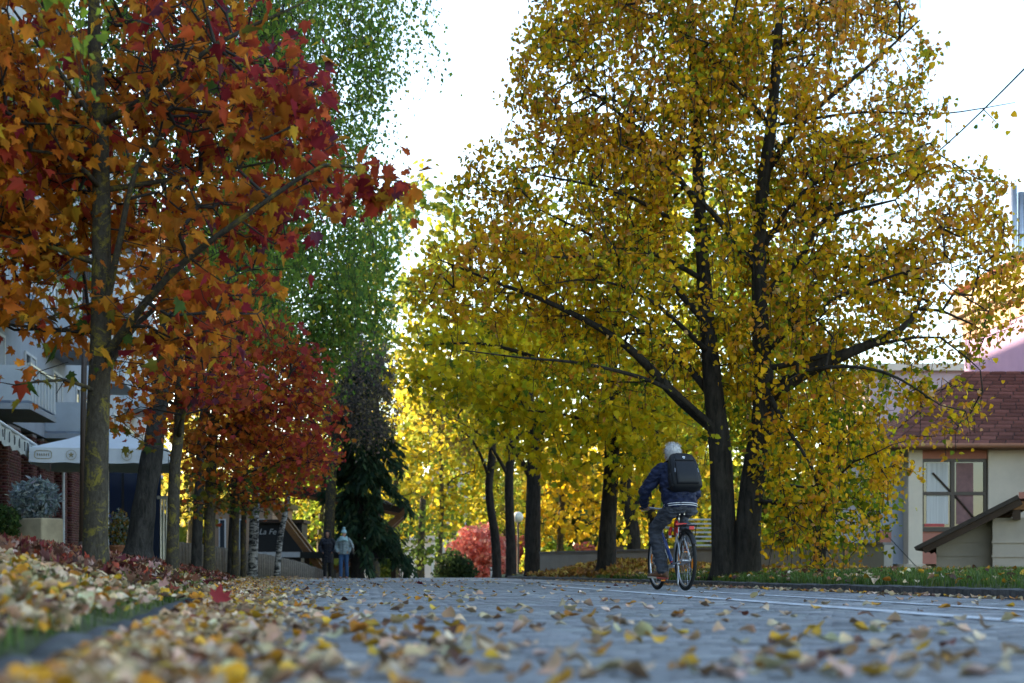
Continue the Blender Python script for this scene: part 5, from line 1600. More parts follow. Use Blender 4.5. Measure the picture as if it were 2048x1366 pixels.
fr_o = fr.build('frame', M['frame_silver'], bike, sm=True)
MB().tube([BB + Vector((0, .01, .01)), HB + Vector((0, -.01, .03))], .023, 12).build('down_tube', M['frame_blue'], fr_o, sm=True)
MB().tube([ST + Vector((0, 0, -.05)), HT + Vector((0, 0, -.03))], .017, 12).build('top_tube', M['frame_silver'], fr_o, sm=True)
dt = (HB - BB).normalized(); 
for i in range(8):          # worn white lettering blocks down the tube
    p = BB + dt * (.17 + i * .034)
    MB().tube([p + Vector((-.0235, 0, -.012)), p + Vector((-.0235, .004, .014))], .0055 if i % 3 else .008, 5).build('frame_lettering', M['decal'], fr_o)
for t0, t1 in ((.06, .10), (.72, .80)):
    MB().tube([BB + dt * (HB - BB).length * t0 + Vector((0, .01, .01)), BB + dt * (HB - BB).length * t1 + Vector((0, 0, .015))], .0242, 12).build('frame_band', M['redp'], fr_o)
for s in (-1, 1):
    MB().tube([BB + Vector((s * .03, 0, 0)), Vector((s * .05, .25, .31)), RA + Vector((s * .062, 0, 0))], .010, 8).build('chain_stay', M['frame_silver'], fr_o, sm=True)
    MB().tube([ST + Vector((s * .02, -.01, -.06)), Vector((s * .045, .14, .56)), RA + Vector((s * .062, 0, 0))], .009, 8).build('seat_stay', M['frame_silver'], fr_o, sm=True)
fk = bpy.data.objects.new('fork', None); link(fk, bike)
MB().tube([HB + Vector((0, -.01, .02)), HB + Vector((0, .012, -.04))], .019, 10).build('steerer', M['frame_blue'], fk)
for s in (-1, 1):
    MB().tube([HB + Vector((0, .012, -.04)), HB + Vector((s * .055, .018, -.055)), Vector((s * .058, 1.0, .45)), FA + Vector((s * .058, 0, 0))], [.016, .016, .013, .011], 10).build('fork_blade', M['frame_silver'], fk, sm=True)
# seat post, saddle
MB().tube([ST, Vector((0, .235, .89))], .0135, 10).build('seat_post', M['alloy'], bike, sm=True)
sa_ = MB()
sa_.loft([((0, .10, .925), (.020, 0, 0), (0, 0, .008)), ((0, .115, .925), (.085, 0, 0), (0, 0, .028)), ((0, .17, .925), (.098, 0, 0), (0, 0, .034)), ((0, .24, .92), (.062, 0, 0), (0, 0, .030)), ((0, .32, .915), (.030, 0, 0), (0, 0, .024)), ((0, .375, .908), (.012, 0, 0), (0, 0, .012))], 16)
sad = sa_.build('saddle', M['blackp'], bike, sm=True)
for s in (-1, 1): MB().tube([(s * .022, .13, .90), (s * .02, .22, .888), (s * .02, .33, .90)], .0035, 6).build('saddle_rail', M['alloy'], sad)
for s in (-.03, .03): MB().tube([(s, .135, .905), (s, .135, .875)], .010, 8).build('saddle_spring', M['alloy'], sad)
# red cable lock wound on the seat post, red light on the rack
lk = bpy.data.objects.new('cable_lock', None); link(lk, bike)
for i in range(5):
    zz = .77 - i * .022
    MB().torus((-.02, .285, zz), .042, .011, n=20, m=8).build('coil', M['redp'], lk, sm=True)
MB().tube([(-.07, .31, .74), (-.085, .32, .68), (-.08, .32, .64)], .017, 10).build('lock_body', M['redp'], lk, sm=True)
MB().tube([(-.08, .32, .64), (-.08, .32, .615)], .019, 10).build('lock_cap', M['decal'], lk)
MB().box((-.055, .20, .755), (.085, .225, .785)).build('rear_light', M['redp'], bike, bevel=.006)
# handlebar with grips, brake levers
hb_ = bpy.data.objects.new('handlebar', None); link(hb_, bike)
MB().tube([HT + Vector((0, .0, .02)), (0, .835, .90), (0, .82, .965)], .014, 10).build('stem', M['alloy'], hb_, sm=True)
MB().tube([(-.31, .775, .975), (-.19, .79, .985), (-.06, .825, .975), (.06, .825, .975), (.19, .79, .985), (.31, .775, .975)], .0115, 10).build('bar', M['alloy'], hb_, sm=True)
for s in (-1, 1):
    MB().tube([(s * .31, .775, .975), (s * .19, .79, .985)], .017, 10).build('grip', M['blackp'], hb_, sm=True)
    MB().tube([(s * .15, .80, .98), (s * .18, .845, .97), (s * .27, .835, .945)], [.009, .007, .006], 8).build('brake_lever', M['alloy'], hb_, sm=True)
    MB().tube([(s * .145, .82, .98), (s * .08, .90, .95), (s * .02, .90, .80)], .003, 5).build('brake_cable', M['blackp'], hb_)
MB().box((-.03, .86, .83), (.03, .91, .89)).build('front_light', M['blackp'], bike, bevel=.012)
# drivetrain
ck = bpy.data.objects.new('crankset', None); link(ck, bike)
MB().torus((.045, BB.y, BB.z), .085, .006, n=36, m=6).build('chainring', M['alloy'], ck)
for k_ in range(5):
    a = k_ * 1.2566
    MB().tube([(.045, BB.y, BB.z), (.045, BB.y + .08 * math.cos(a), BB.z + .08 * math.sin(a))], .008, 6).build('spider_arm', M['alloy'], ck)
MB().tube([(-.06, BB.y, BB.z), (.065, BB.y, BB.z)], .02, 12).build('bottom_bracket', M['alloy'], ck)
PL_, PR_ = Vector((-.075, BB.y + .025, BB.z - .168)), Vector((.075, BB.y - .025, BB.z + .168))
MB().tube([(-.06, BB.y, BB.z), PL_], [.015, .011], 8).build('crank_arm', M['alloy'], ck)
MB().tube([(.062, BB.y, BB.z), PR_], [.015, .011], 8).build('crank_arm', M['alloy'], ck)
for p, s in ((PL_, -1), (PR_, 1)):
    x0, x1 = sorted((p.x + s * .012, p.x + s * .105))
    pd_ = MB().box((x0, p.y - .045, p.z - .012), (x1, p.y + .045, p.z + .012)).build('pedal', M['blackp'], bike, bevel=.005)
    MB().box((x0 + .02, p.y - .0495, p.z - .008), (x1 - .02, p.y - .0455, p.z + .008)).build('pedal_reflector', M['orange_r'], pd_)
MB().tube([(.045, BB.y, BB.z + .085), (.045, 0, WR + .045), (.045, -.045, WR), (.045, -.02, WR - .12), (.045, .03, WR - .15), (.045, BB.y, BB.z - .085)], .004, 5).build('chain', M['blackp'], bike)
for i in range(6): MB().torus((.030 + i * .004, 0, WR), .030 + .004 * (6 - i), .002, n=24, m=5).build('sprocket', M['alloy'], bike)
MB().tube([(.06, -.01, WR - .03), (.055, -.02, WR - .12), (.05, .03, WR - .15)], [.014, .011, .010], 8).build('derailleur', M['blackp'], bike, sm=True)
MB().tube([(-.05, .15, .30), (-.085, .03, .16), (-.10, -.03, .05)], .008, 8).build('kickstand', M['alloy'], bike, sm=True)
# mudguard, rack
def arc(r_, a0, a1, n_=16, c=RA): return [c + Vector((0, r_ * math.cos(a), r_ * math.sin(a))) for a in np.linspace(a0, a1, n_)]
def guard(c, a0, a1):
    vs = []; fs = []
    A_ = np.linspace(a0, a1, 18)
    for a in A_:
        for x, dr in ((-.032, -.012), (-.020, .006), (0, .011), (.020, .006), (.032, -.012)):
            rr_ = WR + .014 + dr
            vs.append(c + Vector((x, rr_ * math.cos(a), rr_ * math.sin(a))))
    for i in range(17):
        for j in range(4): fs.append((i * 5 + j, i * 5 + j + 1, i * 5 + j + 6, i * 5 + j + 5))
    o = MB().add(vs, fs).build('mudguard', M['blackp'], bike, sm=True)
    s_ = o.modifiers.new('t', 'SOLIDIFY'); s_.thickness = .002
guard(RA, math.radians(60), math.radians(150)); guard(FA, math.radians(35), math.radians(150))
rk = bpy.data.objects.new('luggage_rack', None); link(rk, bike)
zr_ = .745
for x in (-.06, -.02, .02, .06): MB().tube([(x, .20, zr_), (x, -.20, zr_)], .005, 6).build('rack_rod', M['blackp'], rk)
for y in (.20, .0, -.20): MB().tube([(-.065, y, zr_), (.065, y, zr_)], .006, 6).build('rack_rod', M['blackp'], rk)
MB().box((-.05, -.19, zr_ + .006), (.05, .10, zr_ + .014)).build('rack_plate', mat('rack_plate', (.05, .07, .10), .5), rk)
for s in (-1, 1):
    MB().tube([(s * .065, -.05, zr_), (s * .068, -.01, WR + .02)], .005, 6).build('rack_strut', M['blackp'], rk)
    MB().tube([(s * .065, -.18, zr_), (s * .07, -.02, WR + .02)], .005, 6).build('rack_strut', M['blackp'], rk)
MB().box((-.03, -.215, zr_ - .05), (.03, -.203, zr_ - .01)).build('rack_reflector', M['redp'], bike, bevel=.004)

# ------------------------------------------------------------------ the rider
M['skin'] = mat('skin', (.42, .21, .145), .5, .1, 20, .05)
M['hair_grey'] = mat('grey_hair', (.50, .49, .50), .55, .25, 60, .3, stretch=(1, 1, .4))
M['navy'] = mat('navy_jacket', (.006, .010, .034), .68, .18, 12, .12, c2=(.008, .015, .050), spec=.3)
M['stripe'] = mat('white_knit', (.62, .62, .66), .8, .06, 40)
M['jeans'] = mat('grey_blue_jeans', (.036, .043, .058), .85, .25, 14, .25, c2=(.05, .055, .072))
M['shoe'] = mat('brown_shoe', (.13, .062, .035), .6, .2, 14)
M['sole'] = mat('beige_sole', (.42, .36, .30), .7, .1, 14)
M['sole_red'] = mat('red_sole', (.30, .055, .04), .7, .1, 14)
rider = thing('person', (BX, BY, 0), 'cyclist seen from behind in navy jacket and jeans, leaning to the handlebars', 'person', rz=BR)
LS = dict(hip=Vector((-.095, .215, .955)), knee=Vector((-.195, .53, .70)), ank=Vector((-.135, .455, .225)))
RS = dict(hip=Vector((.095, .215, .955)), knee=Vector((.165, .60, .965)), ank=Vector((.125, .40, .56)))
SH = {-1: Vector((-.19, .385, 1.395)), 1: Vector((.19, .385, 1.395))}
EL = {-1: Vector((-.325, .49, 1.175)), 1: Vector((.285, .51, 1.17))}
WRI = {-1: Vector((-.275, .70, 1.00)), 1: Vector((.275, .70, 1.00))}
def limb(mb, pts, rad, n_=14, sub=5):
    """smooth tapered limb through its joints, with rounded ends"""
    pts = [Vector(p) for p in pts]; out = []; rr_ = []
    k = len(pts)
    for i in range(k - 1):
        p0, p1, p2, p3 = pts[max(i - 1, 0)], pts[i], pts[i + 1], pts[min(i + 2, k - 1)]
        for j in range(sub):
            t = j / sub
            out.append(.5 * ((2 * p1) + (-p0 + p2) * t + (2 * p0 - 5 * p1 + 4 * p2 - p3) * t * t + (-p0 + 3 * p1 - 3 * p2 + p3) * t ** 3))
            rr_.append(rad[i] + (rad[i + 1] - rad[i]) * (t * t * (3 - 2 * t)))
    out.append(pts[-1]); rr_.append(rad[-1])
    mb.tube(out, rr_, n_)
    mb.ball(out[0], rr_[0], 12); mb.ball(out[-1], rr_[-1], 12)
def head_shape(mb, c, R, face=True, s=1.0):
    """skull, jaw, nose and ears; local +y is where the face looks"""
    T = Matrix.Translation(c) @ R @ Matrix.Scale(s, 4)
    R3 = (R @ Matrix.Scale(s, 4)).to_3x3()
    mb.ball(T @ Vector((0, -.008, .025)), (.076, .094, .094), 18, R3)
    mb.ball(T @ Vector((0, .028, -.040)), (.058, .064, .078), 16, R3)
    mb.ball(T @ Vector((0, .060, -.086)), (.030, .026, .024), 10, R3)
    mb.ball(T @ Vector((0, .100, -.018)), (.013, .020, .022), 10, R3)
    mb.ball(T @ Vector((0, .094, .006)), (.010, .012, .026), 8, R3)
    mb.ball(T @ Vector((0, .086, -.062)), (.026, .012, .007), 8, R3)
    mb.ball(T @ Vector((0, .086, -.072)), (.023, .012, .008), 8, R3)
    for q in (-1, 1):
        mb.ball(T @ Vector((q * .078, -.006, -.008)), (.010, .020, .032), 10, R3)
        mb.ball(T @ Vector((q * .031, .078, .030)), (.026, .014, .008), 8, R3)
        mb.ball(T @ Vector((q * .042, .062, -.024)), (.022, .022, .020), 8, R3)
def hand_grip(mb, s, wrist, bar):
    """a hand closed round the bar whose axis runs across; s is the side"""
    bx, by, bz = bar
    limb(mb, [wrist, Vector((bx, by - .035, bz + .012))], [.027, .030], 12)
    mb.ball((bx, by - .018, bz + .016), (.042, .034, .018), 14)
    lens = (1.0, 1.08, 1.02, .86)
    for i in range(4):
        x = bx + s * (-.030 + i * .0205)
        l = lens[i]
        limb(mb, [Vector((x, by + .004, bz + .027)), Vector((x, by + .030 * l, bz + .016)), Vector((x, by + .031 * l, bz - .008)), Vector((x, by + .012 * l, bz - .025))], [.0092, .0090, .0083, .0075], 8, 3)
    limb(mb, [Vector((bx - s * .036, by - .022, bz + .006)), Vector((bx - s * .050, by - .020, bz - .016)), Vector((bx - s * .044, by + .000, bz - .026))], [.0115, .0105, .009], 8, 3)
bd = MB()
hc = Vector((0, .485, 1.59)); HR = Matrix.Rotation(math.radians(6), 4, 'X') @ Matrix.Rotation(math.radians(4), 4, 'Z')
head_shape(bd, hc, HR, s=1.08)
limb(bd, [Vector((0, .40, 1.40)), Vector((0, .435, 1.47)), Vector((0, .465, 1.54))], [.075, .058, .056])
bd.loft([((0, .22, .95), (.13, 0, 0), (0, .09, 0)), ((0, .25, 1.10), (.13, 0, 0), (0, .09, 0)), ((0, .33, 1.28), (.15, 0, 0), (0, .10, 0)), ((0, .40, 1.40), (.12, 0, 0), (0, .07, 0)), ((0, .42, 1.45), (.05, 0, 0), (0, .05, 0))], 18)
for s in (-1, 1):
    limb(bd, [Vector((0, .385, 1.37)), SH[s] + Vector((-s * .02, 0, -.01)), EL[s], WRI[s]], [.06, .05, .042, .028])
    hand_grip(bd, s, WRI[s], (s * .25, .7825, .98))
for S_ in (LS, RS):
    limb(bd, [S_['hip'], S_['knee'], S_['ank'], S_['ank'] + Vector((0, 0, -.03))], [.07, .05, .036, .034])
    limb(bd, [S_['ank'] + Vector((0, -.02, -.03)), S_['ank'] + Vector((0, .10, -.055))], [.03, .026])
remesh(bd, 'body', M['skin'], rider, .0085, 2)
# jacket
jk = MB()
def ringtilt(c, w, d_, tilt): return (c, (w, 0, 0), (0, d_ * math.cos(tilt), -d_ * math.sin(tilt)))
spine = [((0, .180, .955), .185, .150, .10), ((0, .185, .985), .195, .160, .15), ((0, .205, 1.06), .205, .165, .25), ((0, .245, 1.16), .212, .165, .36), ((0, .295, 1.27), .218, .160, .42), ((0, .345, 1.36), .212, .140, .45), ((0, .385, 1.425), .165, .110, .45), ((0, .415, 1.465), .095, .080, .45)]
jk.loft([ringtilt(*q) for q in spine], 28)
for s in (-1, 1):
    limb(jk, [Vector((s * .10, .365, 1.385)), SH[s] + Vector((-s * .012, 0, 0)), EL[s], WRI[s] + (EL[s] - WRI[s]) * .10], [.088, .086, .070, .046], 16)
jk.tube([(0, .40, 1.43), (0, .425, 1.475), (0, .438, 1.515)], [.088, .080, .076], 18)
jk_o = remesh(jk, 'jacket', M['navy'], rider, .0085, 3, .024, 8.0, fold=2.2)
hem = MB(); hem.loft([ringtilt((0, .178, .948), .176, .142, .10), ringtilt((0, .180, .965), .191, .156, .12), ringtilt((0, .183, .995), .193, .158, .15), ringtilt((0, .187, 1.01), .186, .150, .15)], 40)
hem_o = hem.build('hem_band', M['navy'], jk_o, sm=True)
for zz, w_ in ((.970, .1935), (.992, .1955)):
    c = ringtilt((0, .1815 + (zz - .97) * .1, zz), w_ + .001, w_ - .0345, .13)
    pts = [Vector(c[0]) + Vector(c[1]) * math.cos(a) + Vector(c[2]) * math.sin(a) for a in np.linspace(0, 2 * math.pi, 49)]
    MB().tube(pts, .0048, 6).build('knit_stripe', M['stripe'], hem_o, sm=True)
for s in (-1, 1):
    cu_ = WRI[s] + (EL[s] - WRI[s]) * .06
    MB().tube([cu_ + (EL[s] - WRI[s]) * .10, cu_, cu_ - (EL[s] - WRI[s]) * .02], [.047, .043, .040], 16).build('cuff', M['navy'], jk_o, sm=True)
    MB().tube([cu_ + (EL[s] - WRI[s]) * .035, cu_ + (EL[s] - WRI[s]) * .05], [.0455, .046], 16).build('knit_stripe', M['stripe'], jk_o, sm=True)
# jeans
jn = MB()
jn.loft([((0, .19, .895), (.12, 0, 0), (0, .10, 0)), ((0, .185, .93), (.172, 0, 0), (0, .14, 0)), ((0, .18, .985), (.178, 0, 0), (0, .142, 0)), ((0, .19, 1.03), (.165, 0, 0), (0, .13, 0))], 24)
for S_, s in ((LS, -1), (RS, 1)):
    limb(jn, [S_['hip'] + Vector((s * .005, -.03, -.005)), S_['hip'].lerp(S_['knee'], .5) + Vector((0, 0, .012)), S_['knee'], S_['knee'].lerp(S_['ank'], .5), S_['ank'] + Vector((0, -.01, .03))], [.105, .092, .077, .073, .070], 18)
jn_o = remesh(jn, 'jeans', M['jeans'], rider, .008, 3, .018, 9.0, fold=2.6)
# jeans seams and back pockets
seam = mat('jeans_seam', (.085, .085, .095), .9)
for s in (-1, 1):
    MB().tube([(s * .125, .058, .955), (s * .045, .036, .955)], .0022, 4).build('pocket_seam', seam, jn_o)
# shoes
def shoe(ank, rz_, s):
    o = bpy.data.objects.new('shoe', None); o.location = ank; o.rotation_euler = (rz_[0], 0, rz_[1]); link(o, rider)
    up_ = MB()
    up_.loft([((0, -.085, -.055), (.024, 0, 0), (0, 0, .022)), ((0, -.07, -.03), (.034, 0, 0), (0, 0, .05)), ((0, -.02, -.015), (.040, 0, 0), (0, 0, .062)), ((0, .04, -.035), (.042, 0, 0), (0, 0, .045)), ((0, .11, -.055), (.047, 0, 0), (0, 0, .030)), ((0, .165, -.062), (.040, 0, 0), (0, 0, .022)), ((0, .19, -.065), (.018, 0, 0), (0, 0, .012))], 16)
    up_.build('upper', M['shoe'], o, sm=True)
    for (a, b, m_) in ((0, .52, M['sole_red']), (.50, 1.0, M['sole'])):
        ys = np.linspace(-.09, .195, 14); i0, i1 = int(a * 13), int(b * 13) + 1
        vs = []; fs = []
        for y in ys[i0:i1]:
            w_ = .048 * max(.25, 1 - abs((y - .06) / .145) ** 3.2)
            vs += [(-w_, y, -.072), (w_, y, -.072), (w_, y, -.094), (-w_, y, -.094)]
        n_ = len(vs) // 4
        for i in range(n_ - 1):
            for j in range(4): fs.append((i * 4 + j, i * 4 + (j + 1) % 4, i * 4 + 4 + (j + 1) % 4, i * 4 + 4 + j))
        fs += [(0, 1, 2, 3), tuple(range(4 * n_ - 4, 4 * n_))]
        MB().add(vs, fs).build('sole', m_, o)
shoe(LS['ank'] + Vector((0, 0, .003)), (math.radians(4), math.radians(38)), -1)
shoe(RS['ank'] + Vector((0, .0, .003)), (math.radians(-8), math.radians(-4)), 1)
# hair: a thick cap and many short strands
hr = MB(); T = Matrix.Translation(hc) @ HR
hr.ball(T @ Vector((0, -.016, .040)), (.097, .110, .102), 20, HR.to_3x3())
hr.ball(T @ Vector((0, -.058, -.012)), (.078, .058, .070), 16, HR.to_3x3())
hair_o = remesh(hr, 'hair', M['hair_grey'], rider, .006, 2, .010, 30)
rs = np.random.default_rng(2)
sv = MB()
for i in range(900):
    a = rs.uniform(0, 2 * math.pi); zc = rs.uniform(-.65, 1)
    d_ = Vector((math.sqrt(max(0, 1 - zc * zc)) * math.cos(a), math.sqrt(max(0, 1 - zc * zc)) * math.sin(a), zc))
    if d_.y > .55 and zc < .45: continue
    p = Vector((d_.x * .097, d_.y * .110 - .016, d_.z * .102 + .038))
    if zc < -.1: p = Vector((d_.x * .092, min(d_.y, 0) * .118 - .02, d_.z * .112 + .03))
    g = Vector((d_.x * .35 + rs.normal(0, .25), d_.y * .5 + rs.normal(0, .2), -.75 if zc < .55 else .25)) + d_ * .35
    l = rs.uniform(.022, .042)
    q = T @ p; e_ = T @ (p + g.normalized() * l)
    side = (e_ - q).cross(d_).normalized() * .0032
    if side.length < 1e-6: continue
    sv.add([q - side, q + side, e_], [(0, 1, 2)])
o = sv.build('hair_strand_layer', M['hair_grey'], hair_o); tag(o, kind='stuff')

# ------------------------------------------------------------------ backpack
bp = thing('backpack', (BX, BY, 0), 'black backpack with a small white shield badge on the cyclist', 'backpack', rz=BR)
M['pack'] = mat('pack_nylon', (.008, .009, .012), .62, .15, 30, .1, spec=.3)
M['pack2'] = mat('pack_panel', (.012, .013, .017), .6, .15, 30, .08, spec=.3)
TL = math.radians(24)
upv = Vector((0, math.sin(TL), math.cos(TL))); bk = Vector((0, -math.cos(TL), math.sin(TL)))
pc0 = Vector((.012, .232, 1.065)) + bk * .150          # bottom middle against the back
def pk(x, h, dpt): return pc0 + Vector((x * 1.06, 0, 0)) + upv * h * 1.04 + bk * dpt
def sring(h, w, d0, d1, e_=.42, n_=28):
    out = []
    for k in range(n_):
        a = 2 * math.pi * k / n_
        ca_, sn = math.cos(a), math.sin(a)
        out.append(pk(w * math.copysign(abs(ca_) ** e_, ca_), h, (d0 + d1) / 2 + (d1 - d0) / 2 * math.copysign(abs(sn) ** e_, sn)))
    return out
def sloft(mb, rings):
    n_ = len(rings[0]); vs = [p for r_ in rings for p in r_]; fs = []
    for i in range(len(rings) - 1):
        for k in range(n_):
            a = i * n_ + k; b = i * n_ + (k + 1) % n_
            fs.append((a, b, b + n_, a + n_))
    fs += [tuple(range(n_)), tuple(range((len(rings) - 1) * n_, len(rings) * n_))]
    return mb.add(vs, fs)
mb = sloft(MB(), [sring(-.005, .12, .02, .13), sring(.012, .158, .0, .165), sring(.05, .170, -.005, .185), sring(.16, .170, -.005, .185), sring(.28, .160, -.005, .170), sring(.37, .146, 0, .145), sring(.43, .125, .01, .115), sring(.455, .09, .02, .085)])
bag = mb.build('main_compartment', M['pack'], bp, sm=True)
mb = sloft(MB(), [sring(.025, .118, .15, .195), sring(.04, .126, .15, .214), sring(.16, .124, .15, .212), sring(.29, .112, .14, .190), sring(.315, .104, .13, .172)])
fp = mb.build('front_pocket', M['pack2'], bp, sm=True)
mb = sloft(MB(), [sring(.325, .100, .12, .166), sring(.335, .104, .12, .172), sring(.395, .094, .11, .148), sring(.405, .088, .10, .138)])
mb.build('top_pocket', M['pack2'], bp, sm=True)
for s in (-1, 1):
    vsx = []
    so = MB()
    rings = []
    for h, w in ((.02, .02), (.03, .032), (.15, .034), (.19, .02)):
        rings.append([pk(s * (.150 + (w if ca_ > 0 else 0) * abs(ca_) ** .5), h, .09 + .055 * sn) for ca_, sn in [(math.cos(q), math.sin(q)) for q in np.linspace(0, 2 * math.pi, 16, endpoint=False)]])
    sloft(so, rings); so.build('side_pocket', M['pack'], bp, sm=True)
    MB().tube([pk(s * .128, .04, .188), pk(s * .133, .17, .186), pk(s * .118, .32, .166), pk(s * .06, .425, .118)], .0035, 6).build('zip', M['blackp'], bp)
    MB().tube([pk(s * .128, .215, .187), pk(s * .132, .165, .189)], .005, 6).build('zip_puller', M['alloy'], bp)
    # shoulder strap over the jacket
    limb_p = [pk(s * .075, .42, .01), Vector((s * .105, .40, 1.505)), Vector((s * .125, .50, 1.43)), Vector((s * .135, .48, 1.28)), Vector((s * .19, .36, 1.17)), pk(s * .15, .05, .0)]
    MB().tube(limb_p, .022, 8, flat=.4).build('shoulder_strap', M['pack'], bp, sm=True)
MB().tube([pk(-.045, .44, .03), pk(-.03, .485, .02), pk(.03, .485, .02), pk(.045, .44, .03)], .009, 8).build('carry_handle', M['pack'], bp, sm=True)
sb = [(-.015, .014), (0, .018), (.015, .014), (.014, -.004), (0, -.018), (-.014, -.004)]
bdg = MB().add([pk(x, .362 + y, .1650 - (y * .25)) for x, y in sb] + [pk(x, .362 + y, .158 - (y * .25)) for x, y in sb], [tuple(range(6)), tuple(range(11, 5, -1))] + [(i, 6 + i, 6 + (i + 1) % 6, (i + 1) % 6) for i in range(6)]).build('badge', M['decal'], bp)
MB().tube([pk(-.012, .358, .1675), pk(.0, .365, .1665), pk(.012, .358, .1675)], .0028, 5).build('badge_mark', M['frame_blue'], bdg)

# ------------------------------------------------------------------ the two people walking up the road
def walker(loc, face, label, coat_m, coat_len, leg_m, hat, skinm, H=1.66, hood=None, stride=.10):
    root = thing('person', loc, label, 'person', rz=face)
    s = H / 1.70
    b_ = MB()
    hc_ = Vector((0, .02, 1.58)) * s
    head_shape(b_, hc_, Matrix.Rotation(math.radians(-8), 4, 'X'), s=s * .97)
    limb(b_, [Vector((0, 0, 1.38)) * s, Vector((0, .012, 1.50)) * s], [.06, .052])
    b_.loft([((0, 0, .90 * s), (.13, 0, 0), (0, .09, 0)), ((0, 0, 1.1 * s), (.12, 0, 0), (0, .09, 0)), ((0, 0, 1.35 * s), (.15, 0, 0), (0, .08, 0))], 16)
    feet = {}
    for q in (-1, 1):
        fy = q * stride
        hip = Vector((q * .085, 0, .90)) * s; kn = Vector((q * .09, fy * .55 + .03, .48)) * s; an = Vector((q * .085, fy, .08)) * s
        feet[q] = (hip, kn, an)
        limb(b_, [hip, kn, an], [.075, .05, .036])
        limb(b_, [an + Vector((0, -.03, -.035)), an + Vector((0, .13, -.042))], [.035, .030])
        limb(b_, [Vector((q * .17, 0, 1.36)) * s, Vector((q * .26, -.02, 1.10)) * s, Vector((q * .19, .10, .95)) * s], [.045, .04, .03])
        for k in range(4):
            limb(b_, [Vector((q * (.19 - .012 * k), .10 + .01 * k, .945)) * s, Vector((q * (.165 - .008 * k), .13 + .004 * k, .915)) * s, Vector((q * (.15 - .006 * k), .125, .885)) * s], [.010, .009, .008], 6, 2)
        limb(b_, [Vector((q * .17, .12, .96)) * s, Vector((q * .145, .14, .94)) * s], [.011, .009], 6, 2)
    remesh(b_, 'body', skinm, root, .011, 2)
    t_ = MB()
    t_.loft([((0, 0, .86 * s), (.15, 0, 0), (0, .11, 0)), ((0, 0, 1.0 * s), (.15, 0, 0), (0, .11, 0))], 16)
    for q in (-1, 1): limb(t_, [feet[q][0], feet[q][1], feet[q][2] + Vector((0, 0, .02))], [.098, .070, .058])
    remesh(t_, 'trousers', leg_m, root, .012, 3, .008, 12)
    c_ = MB()
    c_.loft([((0, 0, coat_len * s), (.205, 0, 0), (0, .145, 0)), ((0, 0, (coat_len + .12) * s), (.20, 0, 0), (0, .145, 0)), ((0, 0, 1.08 * s), (.185, 0, 0), (0, .14, 0)), ((0, .01, 1.25 * s), (.200, 0, 0), (0, .15, 0)), ((0, 0, 1.38 * s), (.175, 0, 0), (0, .11, 0)), ((0, 0, 1.46 * s), (.09, 0, 0), (0, .08, 0))], 22)
    for q in (-1, 1): limb(c_, [Vector((q * .12, 0, 1.37)) * s, Vector((q * .185, 0, 1.34)) * s, Vector((q * .285, -.02, 1.10)) * s, Vector((q * .205, .09, .965)) * s], [.08, .085, .072, .058])
    co = remesh(c_, 'coat', coat_m, root, .012, 3, .014, 9, fold=2.8)
    MB().tube([(0, .155, coat_len * s + .02), (0, .158, 1.1 * s), (0, .162, 1.25 * s), (0, .10, 1.42 * s)], .006, 6).build('zip', M['blackp'], co)
    for q in (-1, 1):
        an = feet[q][2]
        sh_ = MB().loft([(an + Vector((0, -.08, -.05)), (.028, 0, 0), (0, 0, .028)), (an + Vector((0, -.04, -.035)), (.042, 0, 0), (0, 0, .045)), (an + Vector((0, .05, -.045)), (.045, 0, 0), (0, 0, .036)), (an + Vector((0, .13, -.058)), (.044, 0, 0), (0, 0, .022)), (an + Vector((0, .165, -.062)), (.022, 0, 0), (0, 0, .014))], 14)
        sh_.build('shoe', M['shoe'] if hat else M['frame_w'], root, sm=True)
    return root, hc_, s
def eyes(root, hc_, s):
    for q in (-1, 1): MB().ball(hc_ + Vector((q * .030, .082, .006)) * s, .008, 8).build('eye', M['blackp'], root)
wl = Vector((P(655, 0, 50).x, 50.0, 0.001)); wr = Vector((P(688, 0, 49.4).x, 49.4, 0.001))
dark_coat = mat('black_navy_coat', (.008, .009, .018), .6, .2, 10, .1); pale_coat = mat('pale_teal_coat', (.23, .29, .31), .6, .12, 14, .15)
blk = mat('black_trousers', (.010, .010, .012), .8); bj = mat('blue_jeans', (.025, .075, .17), .85, .2, 14, .15)
pA, hA, sA = walker(wl, math.pi + .1, 'person in a long dark hooded coat and black trousers walking', dark_coat, .56, blk, False, M['skin'], 1.66)
eyes(pA, hA, sA)
hd_ = MB()
hd_.ball(hA + Vector((0, -.03, .03)), (.105, .115, .125), 18); hd_.ball(hA + Vector((0, -.03, -.07)), (.11, .10, .10), 16)
ho_ = remesh(hd_, 'hair', mat('dark_hair', (.012, .008, .006), .5, .2, 40), pA, .010, 2, .012, 20)
for v in ho_.data.vertices:
    c = v.co - hA
    if c.y > .02 and abs(c.x) < .062 and c.z < .075: v.co.y -= (c.y - .0) * .95
ring = [hA + Vector((math.sin(a) * .115, .045 - .02 * math.cos(a), .015 + math.cos(a) * .135)) for a in np.linspace(-2.6, 2.6, 24)]
MB().tube(ring, .022, 8).build('hood_trim', dark_coat, pA, sm=True)
pB, hB_, sB = walker(wr, math.pi - .15, 'person in a pale blue bobble hat, scarf and puffer jacket with blue jeans', pale_coat, .86, bj, True, M['skin'], 1.66)
eyes(pB, hB_, sB)
knit = mat('pale_blue_knit', (.30, .48, .52), .9, .12, 50, .4)
